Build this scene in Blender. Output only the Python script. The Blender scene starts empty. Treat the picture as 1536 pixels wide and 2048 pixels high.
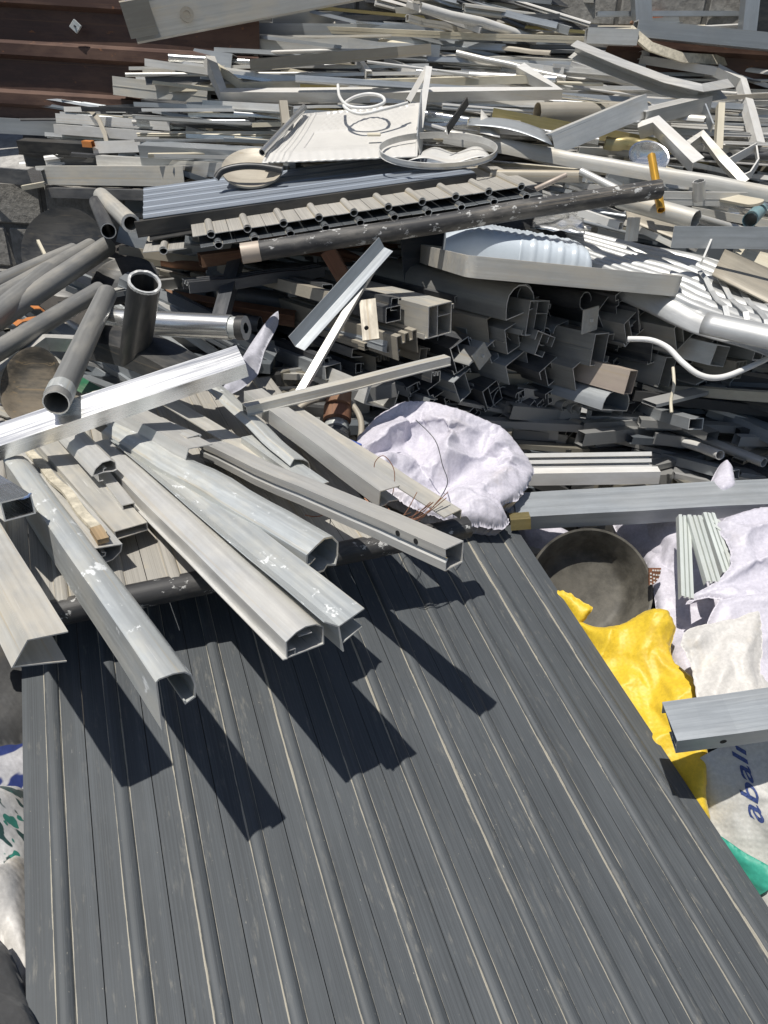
import bpy, bmesh, math, random
from mathutils import Vector, Matrix, noise
from mathutils.bvhtree import BVHTree

# ---------------------------------------------------------------- camera
SC = bpy.context.scene
F = 1479.0                      # focal length in photo pixels (1536 x 2048)
PITCH, ROLL = math.radians(28), math.radians(3.5)
CAM = Vector((0, 0, 1.75))
_f = Vector((0, math.cos(PITCH), -math.sin(PITCH)))
_U = Vector((0, math.sin(PITCH), math.cos(PITCH)))
_X = Vector((1, 0, 0))
CR = _X * math.cos(ROLL) + _U * math.sin(ROLL)
CU = -_X * math.sin(ROLL) + _U * math.cos(ROLL)
cd = bpy.data.cameras.new('camera'); cam = bpy.data.objects.new('camera', cd)
SC.collection.objects.link(cam); SC.camera = cam
cd.sensor_fit = 'VERTICAL'; cd.sensor_height = 36.0; cd.lens = 36.0 * F / 2048
cd.clip_start = 0.05; cd.clip_end = 500
m = Matrix((CR, CU, -_f)).transposed().to_4x4(); m.translation = CAM
cam.matrix_world = m

# ---------------------------------------------------------------- light
SUN = Vector((0.2604, 0.2392, -0.9354)).normalized()       # direction the sunlight travels
W = bpy.data.worlds.new('World'); SC.world = W; W.use_nodes = True
nt = W.node_tree; bg = nt.nodes['Background']
sky = nt.nodes.new('ShaderNodeTexSky'); sky.sky_type = 'NISHITA'; sky.sun_disc = False; sky.dust_density = 1.2
sky.sun_elevation = math.asin(-SUN.z); sky.sun_rotation = math.atan2(-SUN.x, -SUN.y)
nt.links.new(sky.outputs[0], bg.inputs[0]); bg.inputs[1].default_value = 0.072
sl = bpy.data.lights.new('sun', 'SUN'); sl.energy = 4.8; sl.angle = math.radians(0.53); sl.color = (1, .955, .88)
so = bpy.data.objects.new('sun', sl); SC.collection.objects.link(so)
so.rotation_euler = SUN.to_track_quat('-Z', 'Y').to_euler(); so.location = (-2, -2, 8)
SC.view_settings.view_transform = 'Standard'; SC.view_settings.look = 'None'
SC.view_settings.exposure = -0.08; SC.view_settings.gamma = 1

C = SC.collection.objects
R = random.Random(11)

def cvec(c): return CR * c[0] + CU * c[1] + _f * c[2]
def P(x, y, d):                 # photo pixel + distance along the view axis -> world point
    return CAM + cvec(((x - 768) / F * d, -(y - 1024) / F * d, d))

# distance of the heap's surface, metres along the view axis, at a few photo pixels
CP = [(0,2000,1.25),(1536,1950,1.5),(768,1700,1.55),(300,1500,1.6),(1500,1600,1.75),(1300,1200,2.35),(1180,1150,2.45),(1000,1000,2.45),
 (1500,950,2.4),(600,1000,2.1),(100,1000,1.9),(50,800,2.1),(300,700,2.4),(600,700,2.75),(900,750,2.75),(1300,800,2.75),
 (1500,750,2.7),(1100,500,2.7),(1450,550,2.6),(200,450,3.15),(60,480,3.7),(60,560,3.1),(700,450,2.8),(1300,400,2.9),(100,320,3.5),(600,280,3.1),
 (1000,260,3.1),(1450,280,3.2),(400,150,3.4),(900,150,3.45),(1450,150,3.5),(700,40,3.75),(1200,30,3.75),(300,60,3.6)]
def D(x, y):
    s = w = 0
    for a, b, c in CP:
        q = 1 / (((x - a) ** 2 + (1.3 * (y - b)) ** 2) + 900) ** 1.6
        s += q * c; w += q
    return s / w
CPW = [P(*c) for c in CP] + [Vector((x, y, z)) for x, y, z in ((-2.6,1.2,.45),(2.6,1.2,.45),(-2.8,2.6,.9),(2.9,2.6,1.0),(-3.2,3.4,1.2),(3.0,3.6,1.6),(0,.5,.2),(-1.5,.3,.2),(1.6,.4,.2),(0,-.8,0),(-2.5,-.8,0),(2.5,-.8,0),(-2.9,3.8,1.2),(2.9,3.9,1.7))]
def heap_z(x, y):
    s = w = 0
    for p in CPW:
        q = 1 / ((x - p.x) ** 2 + (y - p.y) ** 2 + .01) ** 1.6
        s += q * p.z; w += q
    return s / w

# ---------------------------------------------------------------- materials
MATS = {}
def newmat(name):
    m = bpy.data.materials.new(name); m.use_nodes = True
    n = m.node_tree.nodes; return m, n, m.node_tree.links, n['Principled BSDF']
def rgb(c): return (c[0], c[1], c[2], 1)
def mixc(n, l, fac, a, b, mode='MIX'):
    x = n.new('ShaderNodeMix'); x.data_type = 'RGBA'; x.blend_type = mode
    for sock, v in ((x.inputs[0], fac), (x.inputs[6], a), (x.inputs[7], b)):
        if isinstance(v, bpy.types.NodeSocket): l.new(v, sock)
        elif isinstance(v, (int, float)): sock.default_value = v
        else: sock.default_value = rgb(v)
    return x.outputs[2]
def ramp(n, l, src, p0, p1, v0=0., v1=1.):
    r = n.new('ShaderNodeMapRange'); r.interpolation_type = 'SMOOTHSTEP'
    r.inputs[1].default_value = p0; r.inputs[2].default_value = p1
    r.inputs[3].default_value = v0; r.inputs[4].default_value = v1
    l.new(src, r.inputs[0]); return r.outputs[0]
def tnoise(n, l, vec, scale, detail=4, rough=.6, sc=(1, 1, 1), off=None):
    mp = n.new('ShaderNodeMapping'); mp.inputs['Scale'].default_value = sc
    l.new(vec, mp.inputs['Vector'])
    if off is not None: l.new(off, mp.inputs['Location'])
    t = n.new('ShaderNodeTexNoise'); t.inputs['Scale'].default_value = scale
    t.inputs['Detail'].default_value = detail; t.inputs['Roughness'].default_value = rough
    l.new(mp.outputs[0], t.inputs['Vector']); return t.outputs[0]
def math2(n, l, op, a, b=None):
    x = n.new('ShaderNodeMath'); x.operation = op
    for i, v in enumerate((a, b)):
        if v is None: continue
        if isinstance(v, bpy.types.NodeSocket): l.new(v, x.inputs[i])
        else: x.inputs[i].default_value = v
    return x.outputs[0]
def bump(n, l, b, h, strength, dist=.002):
    x = n.new('ShaderNodeBump'); x.inputs['Strength'].default_value = strength; x.inputs['Distance'].default_value = dist
    l.new(h, x.inputs['Height']); l.new(x.outputs[0], b.inputs['Normal'])

def metal(name, col, metallic=.6, rough=.42, dust=.35, dustc=(.42, .37, .29), streak=.3, var=.25, spots=0., spotc=(.6, .6, .6), bumps=.12):
    m, n, l, b = newmat(name)
    tc = n.new('ShaderNodeTexCoord').outputs['Object']; oi = n.new('ShaderNodeObjectInfo')
    rnd = oi.outputs['Random']; off = math2(n, l, 'MULTIPLY', rnd, 37.)
    st = tnoise(n, l, tc, 1., 5, .65, (1.5, 95, 95), off)
    pat = tnoise(n, l, tc, 7., 5, .62, (.6, 1.6, 1.6), off)
    fine = tnoise(n, l, tc, 90., 3, .6, (.25, 1, 1), off)
    lo = [c * (1 - streak) for c in col]; hi = [min(.95, c * (1 + streak * .55)) for c in col]
    c0 = mixc(n, l, ramp(n, l, st, .3, .7), lo, hi)
    v = math2(n, l, 'MULTIPLY_ADD', rnd, var); v.node.inputs[2].default_value = 1 - var * .6
    hs = n.new('ShaderNodeHueSaturation'); l.new(v, hs.inputs['Value']); l.new(c0, hs.inputs['Color'])
    c1 = hs.outputs[0]
    cl = tnoise(n, l, tc, 16., 6, .7, (.5, 1, 1), off)
    c1 = mixc(n, l, ramp(n, l, cl, .35, .7, 0., .5), c1, [x * .72 for x in col])
    scr = ramp(n, l, tnoise(n, l, tc, 1., 3, .5, (6, 260, 260), off), .68, .73, 0., .35)
    c1 = mixc(n, l, scr, c1, [min(.9, x * 1.5 + .05) for x in col])
    df = math2(n, l, 'MULTIPLY', ramp(n, l, math2(n, l, 'ADD', pat, math2(n, l, 'MULTIPLY', fine, .25)), .52, .78), dust)
    c2 = mixc(n, l, df, c1, dustc)
    dl = math2(n, l, 'MULTIPLY', ramp(n, l, tnoise(n, l, tc, 1., 3, .55, (.25, 85, 85), off), .63, .68), dust * .9)
    c2 = mixc(n, l, dl, c2, [dustc[0] * 1.08, dustc[1] * .98, dustc[2] * .8])
    if spots:
        sp = ramp(n, l, tnoise(n, l, tc, 26., 6, .72, (.8, 1.2, 1.2), off), .66 - spots, .70 - spots)
        c2 = mixc(n, l, sp, c2, spotc)
        df = math2(n, l, 'MAXIMUM', df, sp)
    l.new(c2, b.inputs['Base Color'])
    l.new(ramp(n, l, df, 0, 1, metallic, metallic * .15), b.inputs['Metallic'])
    l.new(math2(n, l, 'ADD', ramp(n, l, st, .25, .75, rough - .07, rough + .1), math2(n, l, 'MULTIPLY', df, .25)), b.inputs['Roughness'])
    bump(n, l, b, math2(n, l, 'ADD', st, math2(n, l, 'MULTIPLY', pat, 3.)), bumps)
    MATS[name] = m; return m

metal('alu', (.7, .695, .67), .4, .33, .3, (.54, .5, .42), .11)
metal('bright', (.72, .73, .73), .85, .24, .12, streak=.08, var=.1)
metal('brushed', (.55, .56, .56), .5, .46, .2, (.5, .48, .44), .08, .05)
metal('mirror', (.86, .87, .88), .95, .23, .05, streak=.04, var=.05, bumps=.04)
metal('dusty', (.6, .59, .55), .3, .42, .55, (.52, .47, .38), .14)
metal('galv', (.6, .63, .63), .38, .36, .4, (.54, .51, .43), .16, spots=.06, spotc=(.7, .72, .72))
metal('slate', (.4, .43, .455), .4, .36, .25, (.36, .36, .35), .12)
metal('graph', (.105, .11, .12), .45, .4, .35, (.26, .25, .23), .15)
metal('dark', (.035, .038, .042), .2, .4, .25, (.2, .18, .15), .15)
metal('white', (.68, .675, .655), 0, .35, .3, (.55, .5, .42), streak=.04, var=.12)
metal('pale', (.6, .64, .61), .1, .35, .15, streak=.04, var=.12)
metal('cream', (.68, .63, .5), 0, .45, .4, (.5, .43, .32), streak=.05, var=.15)
metal('beige', (.42, .385, .32), .2, .5, .5, (.34, .3, .24), streak=.1, var=.2)
metal('gold', (.52, .43, .2), .75, .32, .25, streak=.1)
metal('yellowtube', (.75, .42, .06), .6, .3, .1, streak=.08)
metal('rust', (.21, .1, .06), .05, .7, .6, (.32, .2, .12), streak=.3)
metal('blackpipe', (.05, .05, .052), .1, .5, .45, (.3, .28, .25), spots=.075, spotc=(.5, .5, .49))
metal('bluefilm', (.22, .33, .6), .35, .3, .1, streak=.08)
metal('orange', (.6, .22, .06), 0, .5, .15, streak=.05)
metal('teal', (.22, .38, .42), .05, .4, .2, streak=.05)
metal('wood', (.42, .3, .17), 0, .7, .4)
metal('pink', (.5, .42, .36), .2, .45, .4, streak=.08)
metal('bluecap', (.06, .12, .45), 0, .4, .15, streak=.05)
metal('brownsheet', (.085, .047, .037), .05, .5, .45, (.17, .1, .07), streak=.2, var=.05, spots=.015, spotc=(.22, .1, .05))
metal('whitecable', (.78, .78, .76), 0, .35, .1, streak=.03, var=.02)
metal('copper', (.3, .13, .07), .5, .45, .2)
metal('sootpan', (.05, .046, .038), .1, .62, .8, (.2, .165, .12), bumps=.4)
metal('pipegrey', (.3, .3, .29), .35, .45, .5, (.34, .32, .28), .12)
metal('alushade', (.36, .36, .345), .4, .4, .4, (.4, .37, .31), .12)  # aluminium with the shade under the tray put into its colour
metal('cut', (.82, .82, .8), .45, .35, .15, streak=.03, var=.03)
metal('greenbox', (.03, .16, .08), 0, .5, .2)

def fin_mat(name, base, dustc, crease, cover):
    m, n, l, b = newmat(name)
    tcn = n.new('ShaderNodeTexCoord'); tc = tcn.outputs['Object']; oi = n.new('ShaderNodeObjectInfo')
    off = math2(n, l, 'MULTIPLY', oi.outputs['Random'], 53.)
    sx = n.new('ShaderNodeSeparateXYZ'); l.new(tc, sx.inputs[0]); y = sx.outputs[1]
    st = tnoise(n, l, tc, 1., 6, .7, (.7, 420, 30), off)
    pat = tnoise(n, l, tc, 5., 5, .6, (.5, 1.5, 1), off)
    c0 = mixc(n, l, ramp(n, l, st, .3, .72), [c * .78 for c in base], [c * 1.3 for c in base])
    c0 = mixc(n, l, math2(n, l, 'MULTIPLY', ramp(n, l, pat, .4, .75), .35), c0, [c * 1.7 + .01 for c in base])
    # dirt and a painted glint along both creases of the tube
    ed = math2(n, l, 'ABSOLUTE', math2(n, l, 'SUBTRACT', math2(n, l, 'ABSOLUTE', y), .0135))
    wob = tnoise(n, l, tc, 1., 6, .75, (9, 300, 30), off)
    wid = tnoise(n, l, tc, 1., 3, .6, (2.2, 20, 10), off)
    wd = ramp(n, l, wid, .42, .75, .0008, crease)
    line = math2(n, l, 'LESS_THAN', ed, math2(n, l, 'MULTIPLY', wd, ramp(n, l, wob, .3, .62)))
    sc = ramp(n, l, tnoise(n, l, tc, 1., 5, .8, (11, 210, 30), off), .69, .74)
    fl = math2(n, l, 'MULTIPLY', ramp(n, l, tnoise(n, l, tc, 60., 5, .7, (.3, 1.3, 1), off), .54, .74), cover)
    fl = math2(n, l, 'MULTIPLY', fl, ramp(n, l, tnoise(n, l, tc, 3.5, 3, .6, (1, 1, 1), off), .35, .65, .35, 1.6))
    spk = ramp(n, l, tnoise(n, l, tc, 230., 2, .5, (.5, 1, 1), off), .75, .785, 0., .5)
    fl = math2(n, l, 'MAXIMUM', fl, spk)
    f = math2(n, l, 'MAXIMUM', math2(n, l, 'MULTIPLY', line, .85), fl)
    c1 = mixc(n, l, f, c0, dustc)
    c2 = mixc(n, l, math2(n, l, 'MULTIPLY', sc, .5), c1, (.45, .45, .43))
    l.new(c2, b.inputs['Base Color']); b.inputs['Metallic'].default_value = .5 if name == 'finsky' else .12
    l.new(ramp(n, l, st, .3, .7, .55, .68), b.inputs['Roughness']); b.inputs['Specular IOR Level'].default_value = .35
    bump(n, l, b, st, .12, .001)
    MATS[name] = m
fin_mat('fin', (.075, .083, .09), (.44, .41, .34), .003, .17)
fin_mat('findust', (.34, .325, .295), (.45, .4, .31), .004, .6)
fin_mat('finsky', (.23, .26, .305), (.4, .37, .3), .002, .1)  # sky reflection put into the pale blue base colour

def cloth(name, col, tint=None, weave=1., scale=330., prints=None, stain=.25, stainc=(.55, .45, .3)):
    m, n, l, b = newmat(name)
    tc = n.new('ShaderNodeTexCoord').outputs['Object']
    big = tnoise(n, l, tc, 9., 4, .6); fine = tnoise(n, l, tc, 120., 4, .7)
    c = mixc(n, l, ramp(n, l, fine, .35, .7), [x * .9 for x in col], [min(.92, x * 1.07) for x in col])
    c = mixc(n, l, math2(n, l, 'MULTIPLY', ramp(n, l, big, .55, .75), stain), c, stainc)
    if prints:
        for (pc, sc, lo, hi, s3) in prints:
            c = mixc(n, l, ramp(n, l, tnoise(n, l, tc, sc, 2, .4, s3), lo, hi), c, pc)
    l.new(c, b.inputs['Base Color']); b.inputs['Roughness'].default_value = .5
    b.inputs['Sheen Weight'].default_value = .15
    hs = []
    for ax in ('X', 'Y'):
        w = n.new('ShaderNodeTexWave'); w.bands_direction = ax; w.inputs['Scale'].default_value = scale / 6.28 * .5
        w.inputs['Distortion'].default_value = .6; l.new(tc, w.inputs['Vector']); hs.append(w.outputs['Fac'])
    h = math2(n, l, 'MULTIPLY', hs[0], hs[1])
    h = math2(n, l, 'ADD', math2(n, l, 'MULTIPLY', h, weave * .3), math2(n, l, 'MULTIPLY', tnoise(n, l, tc, 30., 3, .6), .25))
    bump(n, l, b, h, .35, .003)
    MATS[name] = m
cloth('sackwhite', (.585, .565, .635), stain=.15)
cloth('sackcream', (.6, .58, .55), stain=.45)
cloth('sackyellow', (.72, .5, .03), stain=.4, stainc=(.55, .36, .06))
cloth('sackgreen', (.04, .34, .24), stain=.05)
cloth('sackprint', (.58, .57, .54), stain=.3, stainc=(.4, .37, .3))
cloth('sackblue', (.55, .55, .58), prints=[((.03, .05, .2), 9., .5, .53, (1, 1, 3))])
cloth('sackforest', (.6, .6, .6), prints=[((.02, .06, .06), 16., .52, .55, (1, 3, 1)), ((.03, .2, .16), 30., .6, .63, (1, 2, 1))])
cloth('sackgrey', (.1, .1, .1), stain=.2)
cloth('film', (.5, .5, .56), weave=0, stain=.1)

def flatmat(name, col, rough=.6, nscale=20., var=.3, bmp=.4, detail=6, metallic=0.):
    m, n, l, b = newmat(name)
    tc = n.new('ShaderNodeTexCoord').outputs['Object']
    t = tnoise(n, l, tc, nscale, detail, .68)
    t2 = tnoise(n, l, tc, nscale * .15, 3, .6)
    c = mixc(n, l, ramp(n, l, t, .3, .7), [x * (1 - var) for x in col], [min(.9, x * (1 + var * .7)) for x in col])
    c = mixc(n, l, math2(n, l, 'MULTIPLY', ramp(n, l, t2, .45, .7), .4), c, [x * .7 for x in col])
    l.new(c, b.inputs['Base Color']); b.inputs['Roughness'].default_value = rough; b.inputs['Metallic'].default_value = metallic
    bump(n, l, b, t, bmp, .006); MATS[name] = m
flatmat('block', (.27, .26, .24), .85, 34., .3, .9)
flatmat('mortar', (.13, .125, .115), .9, 50.)
flatmat('brick', (.42, .15, .08), .8, 40.)
flatmat('concrete', (.4, .39, .37), .85, 25.)
flatmat('soil', (.06, .055, .05), .9, 12.)
flatmat('rubber', (.105, .098, .082), .6, 16., .5, .25)
flatmat('ink', (.05, .08, .24), .6, 300., .5, .05)
flatmat('plasticwhite', (.63, .615, .585), .32, 14., .05, .08)
flatmat('liner', (.56, .62, .68), .3, 10., .06, .05)
flatmat('foam', (.58, .53, .42), .8, 40., .3, .6)
flatmat('hole', (.012, .012, .012), .8, 10.)  # near black standing for the shade inside drilled holes

# ---------------------------------------------------------------- object helpers
def tag(o, label=None, cat=None, group=None, kind=None):
    if label: o['label'] = label
    if cat: o['category'] = cat
    if group: o['group'] = group
    if kind: o['kind'] = kind
    return o
def mk(name, verts, faces, mat, M=None, parent=None, smooth=False):
    me = bpy.data.meshes.new(name); me.from_pydata(verts, [], faces)
    if smooth is True:
        for p in me.polygons: p.use_smooth = True
    me.materials.append(MATS[mat]); me.update()
    if faces is SWEPT[0] and mat in SAWN:       # freshly sawn ends are bright
        me.materials.append(MATS['cut'])
        for i in SWEPT[1]: me.polygons[i].material_index = 1
    o = bpy.data.objects.new(name, me); C.link(o)
    if M is not None: o.matrix_world = M
    if parent: o.parent = parent
    if smooth == 'auto':
        for p in me.polygons: p.use_smooth = True
        me.set_sharp_from_angle(angle=math.radians(38))
    return o
def empty(name, M, label=None, cat=None, group=None):
    o = bpy.data.objects.new(name, None); C.link(o); o.matrix_world = M; o.empty_display_size = .05
    return tag(o, label, cat, group)
def frame(o, x, z):
    x = x.normalized(); z = (z - x * z.dot(x)).normalized(); y = z.cross(x)
    M = Matrix((x, y, z)).transposed().to_4x4(); M.translation = o; return M
UP = Vector((0, 0, 1))

SWEPT = [None, None]
SAWN = {'alu', 'alushade', 'pipegrey', 'dusty', 'galv', 'slate', 'graph', 'dark', 'gold', 'fin', 'findust', 'finsky', 'bright', 'mirror', 'blackpipe', 'white', 'pale'}
def strip(pts, t):
    L, Rr = [], []; n = len(pts)
    for i in range(n):
        p = Vector(pts[i]); a = Vector(pts[max(i - 1, 0)]); b = Vector(pts[min(i + 1, n - 1)])
        d1 = (p - a).normalized() if i > 0 else (b - p).normalized()
        d2 = (b - p).normalized() if i < n - 1 else d1
        n1 = Vector((-d1.y, d1.x)); n2 = Vector((-d2.y, d2.x)); mm = n1 + n2
        if mm.length < .3: mm = n1
        mm.normalize(); k = min(1 / max(mm.dot(n1), .35), 2) * t / 2
        L.append(p + mm * k); Rr.append(p - mm * k)
    return L, Rr
def ring(pts, t):
    n = len(pts); L, Rr = [], []
    for i in range(n):
        p = Vector(pts[i]); d1 = (p - Vector(pts[i - 1])).normalized(); d2 = (Vector(pts[(i + 1) % n]) - p).normalized()
        n1 = Vector((-d1.y, d1.x)); n2 = Vector((-d2.y, d2.x)); mm = n1 + n2
        if mm.length < .3: mm = n1
        mm.normalize(); k = min(1 / max(mm.dot(n1), .35), 2) * t / 2
        L.append(p + mm * k); Rr.append(p - mm * k)
    return L, Rr

def sweep(sections, path, hint=UP, roll=0., rag=0., seed=0, bow=0., wob=0., nseg=1, twist=0.):
    """thin-walled sections swept along a path of world points -> (verts, faces, matrix), local X along the bar"""
    rr = random.Random(seed)
    M = frame(path[0], (path[-1] if (path[-1] - path[0]).length > 1e-3 else path[len(path) // 4]) - path[0], hint)
    if roll: M = M @ Matrix.Rotation(roll, 4, 'X')
    Mi = M.inverted(); lp = [Mi @ p for p in path]
    if len(lp) == 2 and nseg > 1:
        a, b = lp; ln = (b - a).length; ph = rr.uniform(0, 99)
        lp = []
        for i in range(nseg + 1):
            t = i / nseg; q = a.lerp(b, t)
            q.z += bow * 4 * t * (1 - t) * ln
            q.y += wob * (noise.noise(Vector((t * 3.1, ph, 0)))) * min(1, 4 * t * (1 - t))
            q.z += wob * (noise.noise(Vector((t * 4.3, ph, 9)))) * min(1, 4 * t * (1 - t))
            lp.append(q)
    fr = []
    n = len(lp); prevz = Vector((0, 0, 1))
    for i in range(n):
        d1 = (lp[i] - lp[i - 1]).normalized() if i else (lp[1] - lp[0]).normalized()
        d2 = (lp[i + 1] - lp[i]).normalized() if i < n - 1 else d1
        t = (d1 + d2).normalized(); z = prevz - t * prevz.dot(t)
        if z.length < .05: z = Vector((0, 1, 0)) - t * t.y
        z.normalize(); y = z.cross(t); prevz = z
        k = 1 / max(t.dot(d1), .5)
        if twist:
            q = Matrix.Rotation(twist * i / (n - 1), 3, t); y = q @ y; zz = q @ z
        else: zz = z
        fr.append((lp[i], t, y, zz, k))
    V, Fc = [], []; caps = []
    for si, (pts, closed, th) in enumerate(sections):
        A, B = ring(pts, th) if closed else strip(pts, th)
        trim = .0007 * si
        m = len(A); loops = []
        ragv = [[rr.uniform(-rag, rag) for _ in range(m)] for _ in (0, 1)]
        for i, (o, t, y, z, k) in enumerate(fr):
            ia, ib = [], []
            for j in range(m):
                e = 0
                if i == 0: e = ragv[0][j] + trim
                if i == n - 1: e = ragv[1][j] - trim
                for q, lst in ((A[j], ia), (B[j], ib)):
                    V.append(o + y * q.x + z * q.y + t * e); lst.append(len(V) - 1)
            loops.append((ia, ib))
        if closed:
            for i in range(n - 1):
                for j in range(m):
                    j2 = (j + 1) % m
                    a0, b0 = loops[i]; a1, b1 = loops[i + 1]
                    Fc.append((a0[j], a1[j], a1[j2], a0[j2])); Fc.append((b0[j], b0[j2], b1[j2], b1[j]))
            for i, s in ((0, 1), (n - 1, -1)):
                a, b = loops[i]
                for j in range(m):
                    j2 = (j + 1) % m; q = (a[j], a[j2], b[j2], b[j]); caps.append(len(Fc)); Fc.append(q if s > 0 else q[::-1])
        else:
            for i in range(n - 1):
                a0, b0 = loops[i]; a1, b1 = loops[i + 1]
                o0 = a0 + b0[::-1]; o1 = a1 + b1[::-1]; q = len(o0)
                for j in range(q):
                    j2 = (j + 1) % q; Fc.append((o0[j], o1[j], o1[j2], o0[j2]))
            for i, s in ((0, 1), (n - 1, -1)):
                a, b = loops[i]
                for j in range(m - 1):
                    q = (a[j], a[j + 1], b[j + 1], b[j]); caps.append(len(Fc)); Fc.append(q if s > 0 else q[::-1])
    SWEPT[0], SWEPT[1] = Fc, caps
    return V, Fc, M

# ---------------------------------------------------------------- extrusion profiles (metres: a sideways, b up)
def circ(r, n=18, a0=0., a1=2 * math.pi, full=True, cx=0., cy=0.):
    k = n if full else n - 1
    return [(cx + r * math.cos(a0 + (a1 - a0) * i / k), cy + r * math.sin(a0 + (a1 - a0) * i / k)) for i in range(n)]
def pf(kind, w, h, t=.0022):
    a, b = w / 2, h / 2
    if kind == 'box': return [([(-a, -b), (a, -b), (a, b), (-a, b)], True, t)]
    if kind == 'chn': return [([(a, b), (-a, b), (-a, -b), (a, -b)], False, t)]
    if kind == 'uch': return [([(-a, -b), (-a, b), (a, b), (a, -b)], False, t)]
    if kind == 'ang': return [([(a, b), (-a, b), (-a, -b)], False, t)]
    if kind == 'zed': return [([(a, b), (-a * .1, b), (-a * .1, -b), (-a, -b)], False, t)]
    if kind == 'tee': return [([(-a, b), (a, b)], False, t), ([(0, b), (0, -b)], False, t)]
    if kind == 'flat': return [([(-a, 0), (a, 0)], False, max(h, .002))]
    if kind == 'slab': return [([(0, -b), (0, b)], False, max(w, .002))]
    if kind == 'tube': return [(circ(h / 2, 18), True, t)]
    if kind == 'win': return [([(-a, -b), (a * .35, -b), (a * .35, b), (-a, b)], True, t), ([(a * .35, b * .9), (a, b * .9), (a, b * .5)], False, t * .8),
                              ([(a * .35, -b * .9), (a * .85, -b * .9), (a * .85, -b * .55)], False, t * .8), ([(-a, 0), (-a * 1.12, 0)], False, t * .8)]
    if kind == 'twin': return [([(-a, -b), (a, -b), (a, b), (-a, b)], True, t), ([(-a * .2, -b), (-a * .2, b)], False, t * .8),
                               ([(-a * .2, b * .25), (a, b * .25)], False, t * .7), ([(a, b * .8), (a * 1.25, b * .8), (a * 1.25, b * .5)], False, t * .8), ([(-a, -b), (-a * 1.3, -b), (-a * 1.3, -b * .7)], False, t * .8)]
    if kind == 'ridge': return [([(-a, -b), (-a, b), (-a * .55, b), (-a * .5, b * .3), (-a * .2, b * .3), (-a * .15, b), (a * .2, b), (a * .25, b * .3), (a * .55, b * .3), (a * .6, b), (a, b), (a, -b)], False, t)]
    if kind == 'rail': return [([(-a, -b * .7), (-a, b), (a, b), (a, -b), (a * .6, -b)], False, t), ([(-a, b * .1), (a * .4, b * .1)], False, t * .8), ([(-a, -b * .4), (-a * 1.4, -b * .4)], False, t * .8)]
    if kind == 'half': return [([(-a, -b), (a, -b)] + [(a * math.cos(q * math.pi / 8), -b * .4 + (b * 1.4) * math.sin(q * math.pi / 8)) for q in range(0, 9)], True, t)]
    if kind == 'claw': return [([(-a, b * .2), (-a, b), (a, b), (a, b * .1)], False, t), ([(-a * .4, b), (-a * .4, -b), (a * .5, -b), (a * .5, -b * .5)], False, t), ([(a * .4, b * .95), (a * .4, b * .3)], False, t)]
    if kind == 'sash': return [([(-a, -b), (a * .3, -b), (a * .3, -b * .5), (a, -b * .5), (a, b * .2), (a * .55, b * .2), (a * .55, b), (-a, b), (-a, b * .45), (-a * .65, b * .4), (-a * .65, -b * .1), (-a, -b * .15)], True, t),
                               ([(-a * .6, b * .1), (a * .9, b * .05)], False, t * .7), ([(a * .55, b * .9), (a * .9, b * .9), (a * .9, b * .55)], False, t * .8), ([(a * .3, -b * .9), (a * .75, -b * .9), (a * .75, -b * 1.15)], False, t * .8)]
    if kind == 'hook': return [([(-a, b * .3), (-a * .8, b * .75), (-a * .5, b), (a, b), (a, -b * .2), (a * .6, -b * .2), (a * .6, b * .1)], False, t), ([(-a * .2, b), (-a * .2, -b), (a * .3, -b), (a * .3, -b * .6)], False, t), ([(-a * .2, -b * .4), (-a * .8, -b * .4), (-a * .8, -b * .8)], False, t * .8)]
    raise KeyError(kind)
KN = {'box': ('box_tube', 'box tube'), 'chn': ('aluminium_channel', 'channel'), 'uch': ('aluminium_channel', 'channel'), 'ang': ('aluminium_angle', 'angle bar'),
      'zed': ('aluminium_profile', 'stepped profile'), 'tee': ('tee_bar', 'tee bar'), 'flat': ('flat_bar', 'flat strip'), 'slab': ('flat_bar', 'flat strip'),
      'tube': ('round_pipe', 'round tube'), 'win': ('window_profile', 'window profile'), 'twin': ('window_profile', 'chambered window profile'),
      'ridge': ('ribbed_profile', 'ribbed profile'), 'rail': ('track_profile', 'track profile'), 'half': ('rounded_profile', 'rounded profile'), 'claw': ('window_profile', 'clip-sided profile'), 'sash': ('window_profile', 'stepped sash profile'), 'hook': ('window_profile', 'hook-lipped profile')}
MD = {'alu': 'bare aluminium', 'bright': 'shiny aluminium', 'mirror': 'mirror bright aluminium', 'dusty': 'dusty aluminium', 'galv': 'mottled aluminium', 'slate': 'blue-grey', 'graph': 'dark grey', 'alushade': 'shade-darkened aluminium',
      'dark': 'black', 'white': 'white painted', 'cream': 'cream painted', 'beige': 'beige', 'gold': 'champagne gold', 'pink': 'pinkish', 'rust': 'rusty brown'}
SEED = [0]
def bar(prof, mat, pts, label=None, cat=None, group=None, name=None, roll=0., hint=UP, rag=.0015, bow=0., wob=0., nseg=1, twist=0., zone=None, smooth=False):
    """pts: (x, y, d) photo pixels with distance; or world Vectors"""
    SEED[0] += 1
    path = [p if isinstance(p, Vector) else P(*p) for p in pts]
    sec = pf(*prof) if isinstance(prof[0], str) else prof
    kind = prof[0] if isinstance(prof[0], str) else None
    V, Fc, M = sweep(sec, path, hint, math.radians(roll), rag, SEED[0], bow, wob, nseg, math.radians(twist))
    nm, kd = KN.get(kind, ('aluminium_profile', 'profile'))
    o = mk(name or nm, V, Fc, mat, M, smooth='auto' if kind in ('tube', 'half') or smooth else False)
    if label is None:
        label = f'{MD.get(mat, mat)} {kd} {zone}'; group = f'{MD.get(mat, mat)} {kd} pieces {zone}'; cat = cat or 'profile'
    return tag(o, label, cat or ('pipe' if kind == 'tube' else 'profile'), group)
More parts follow.
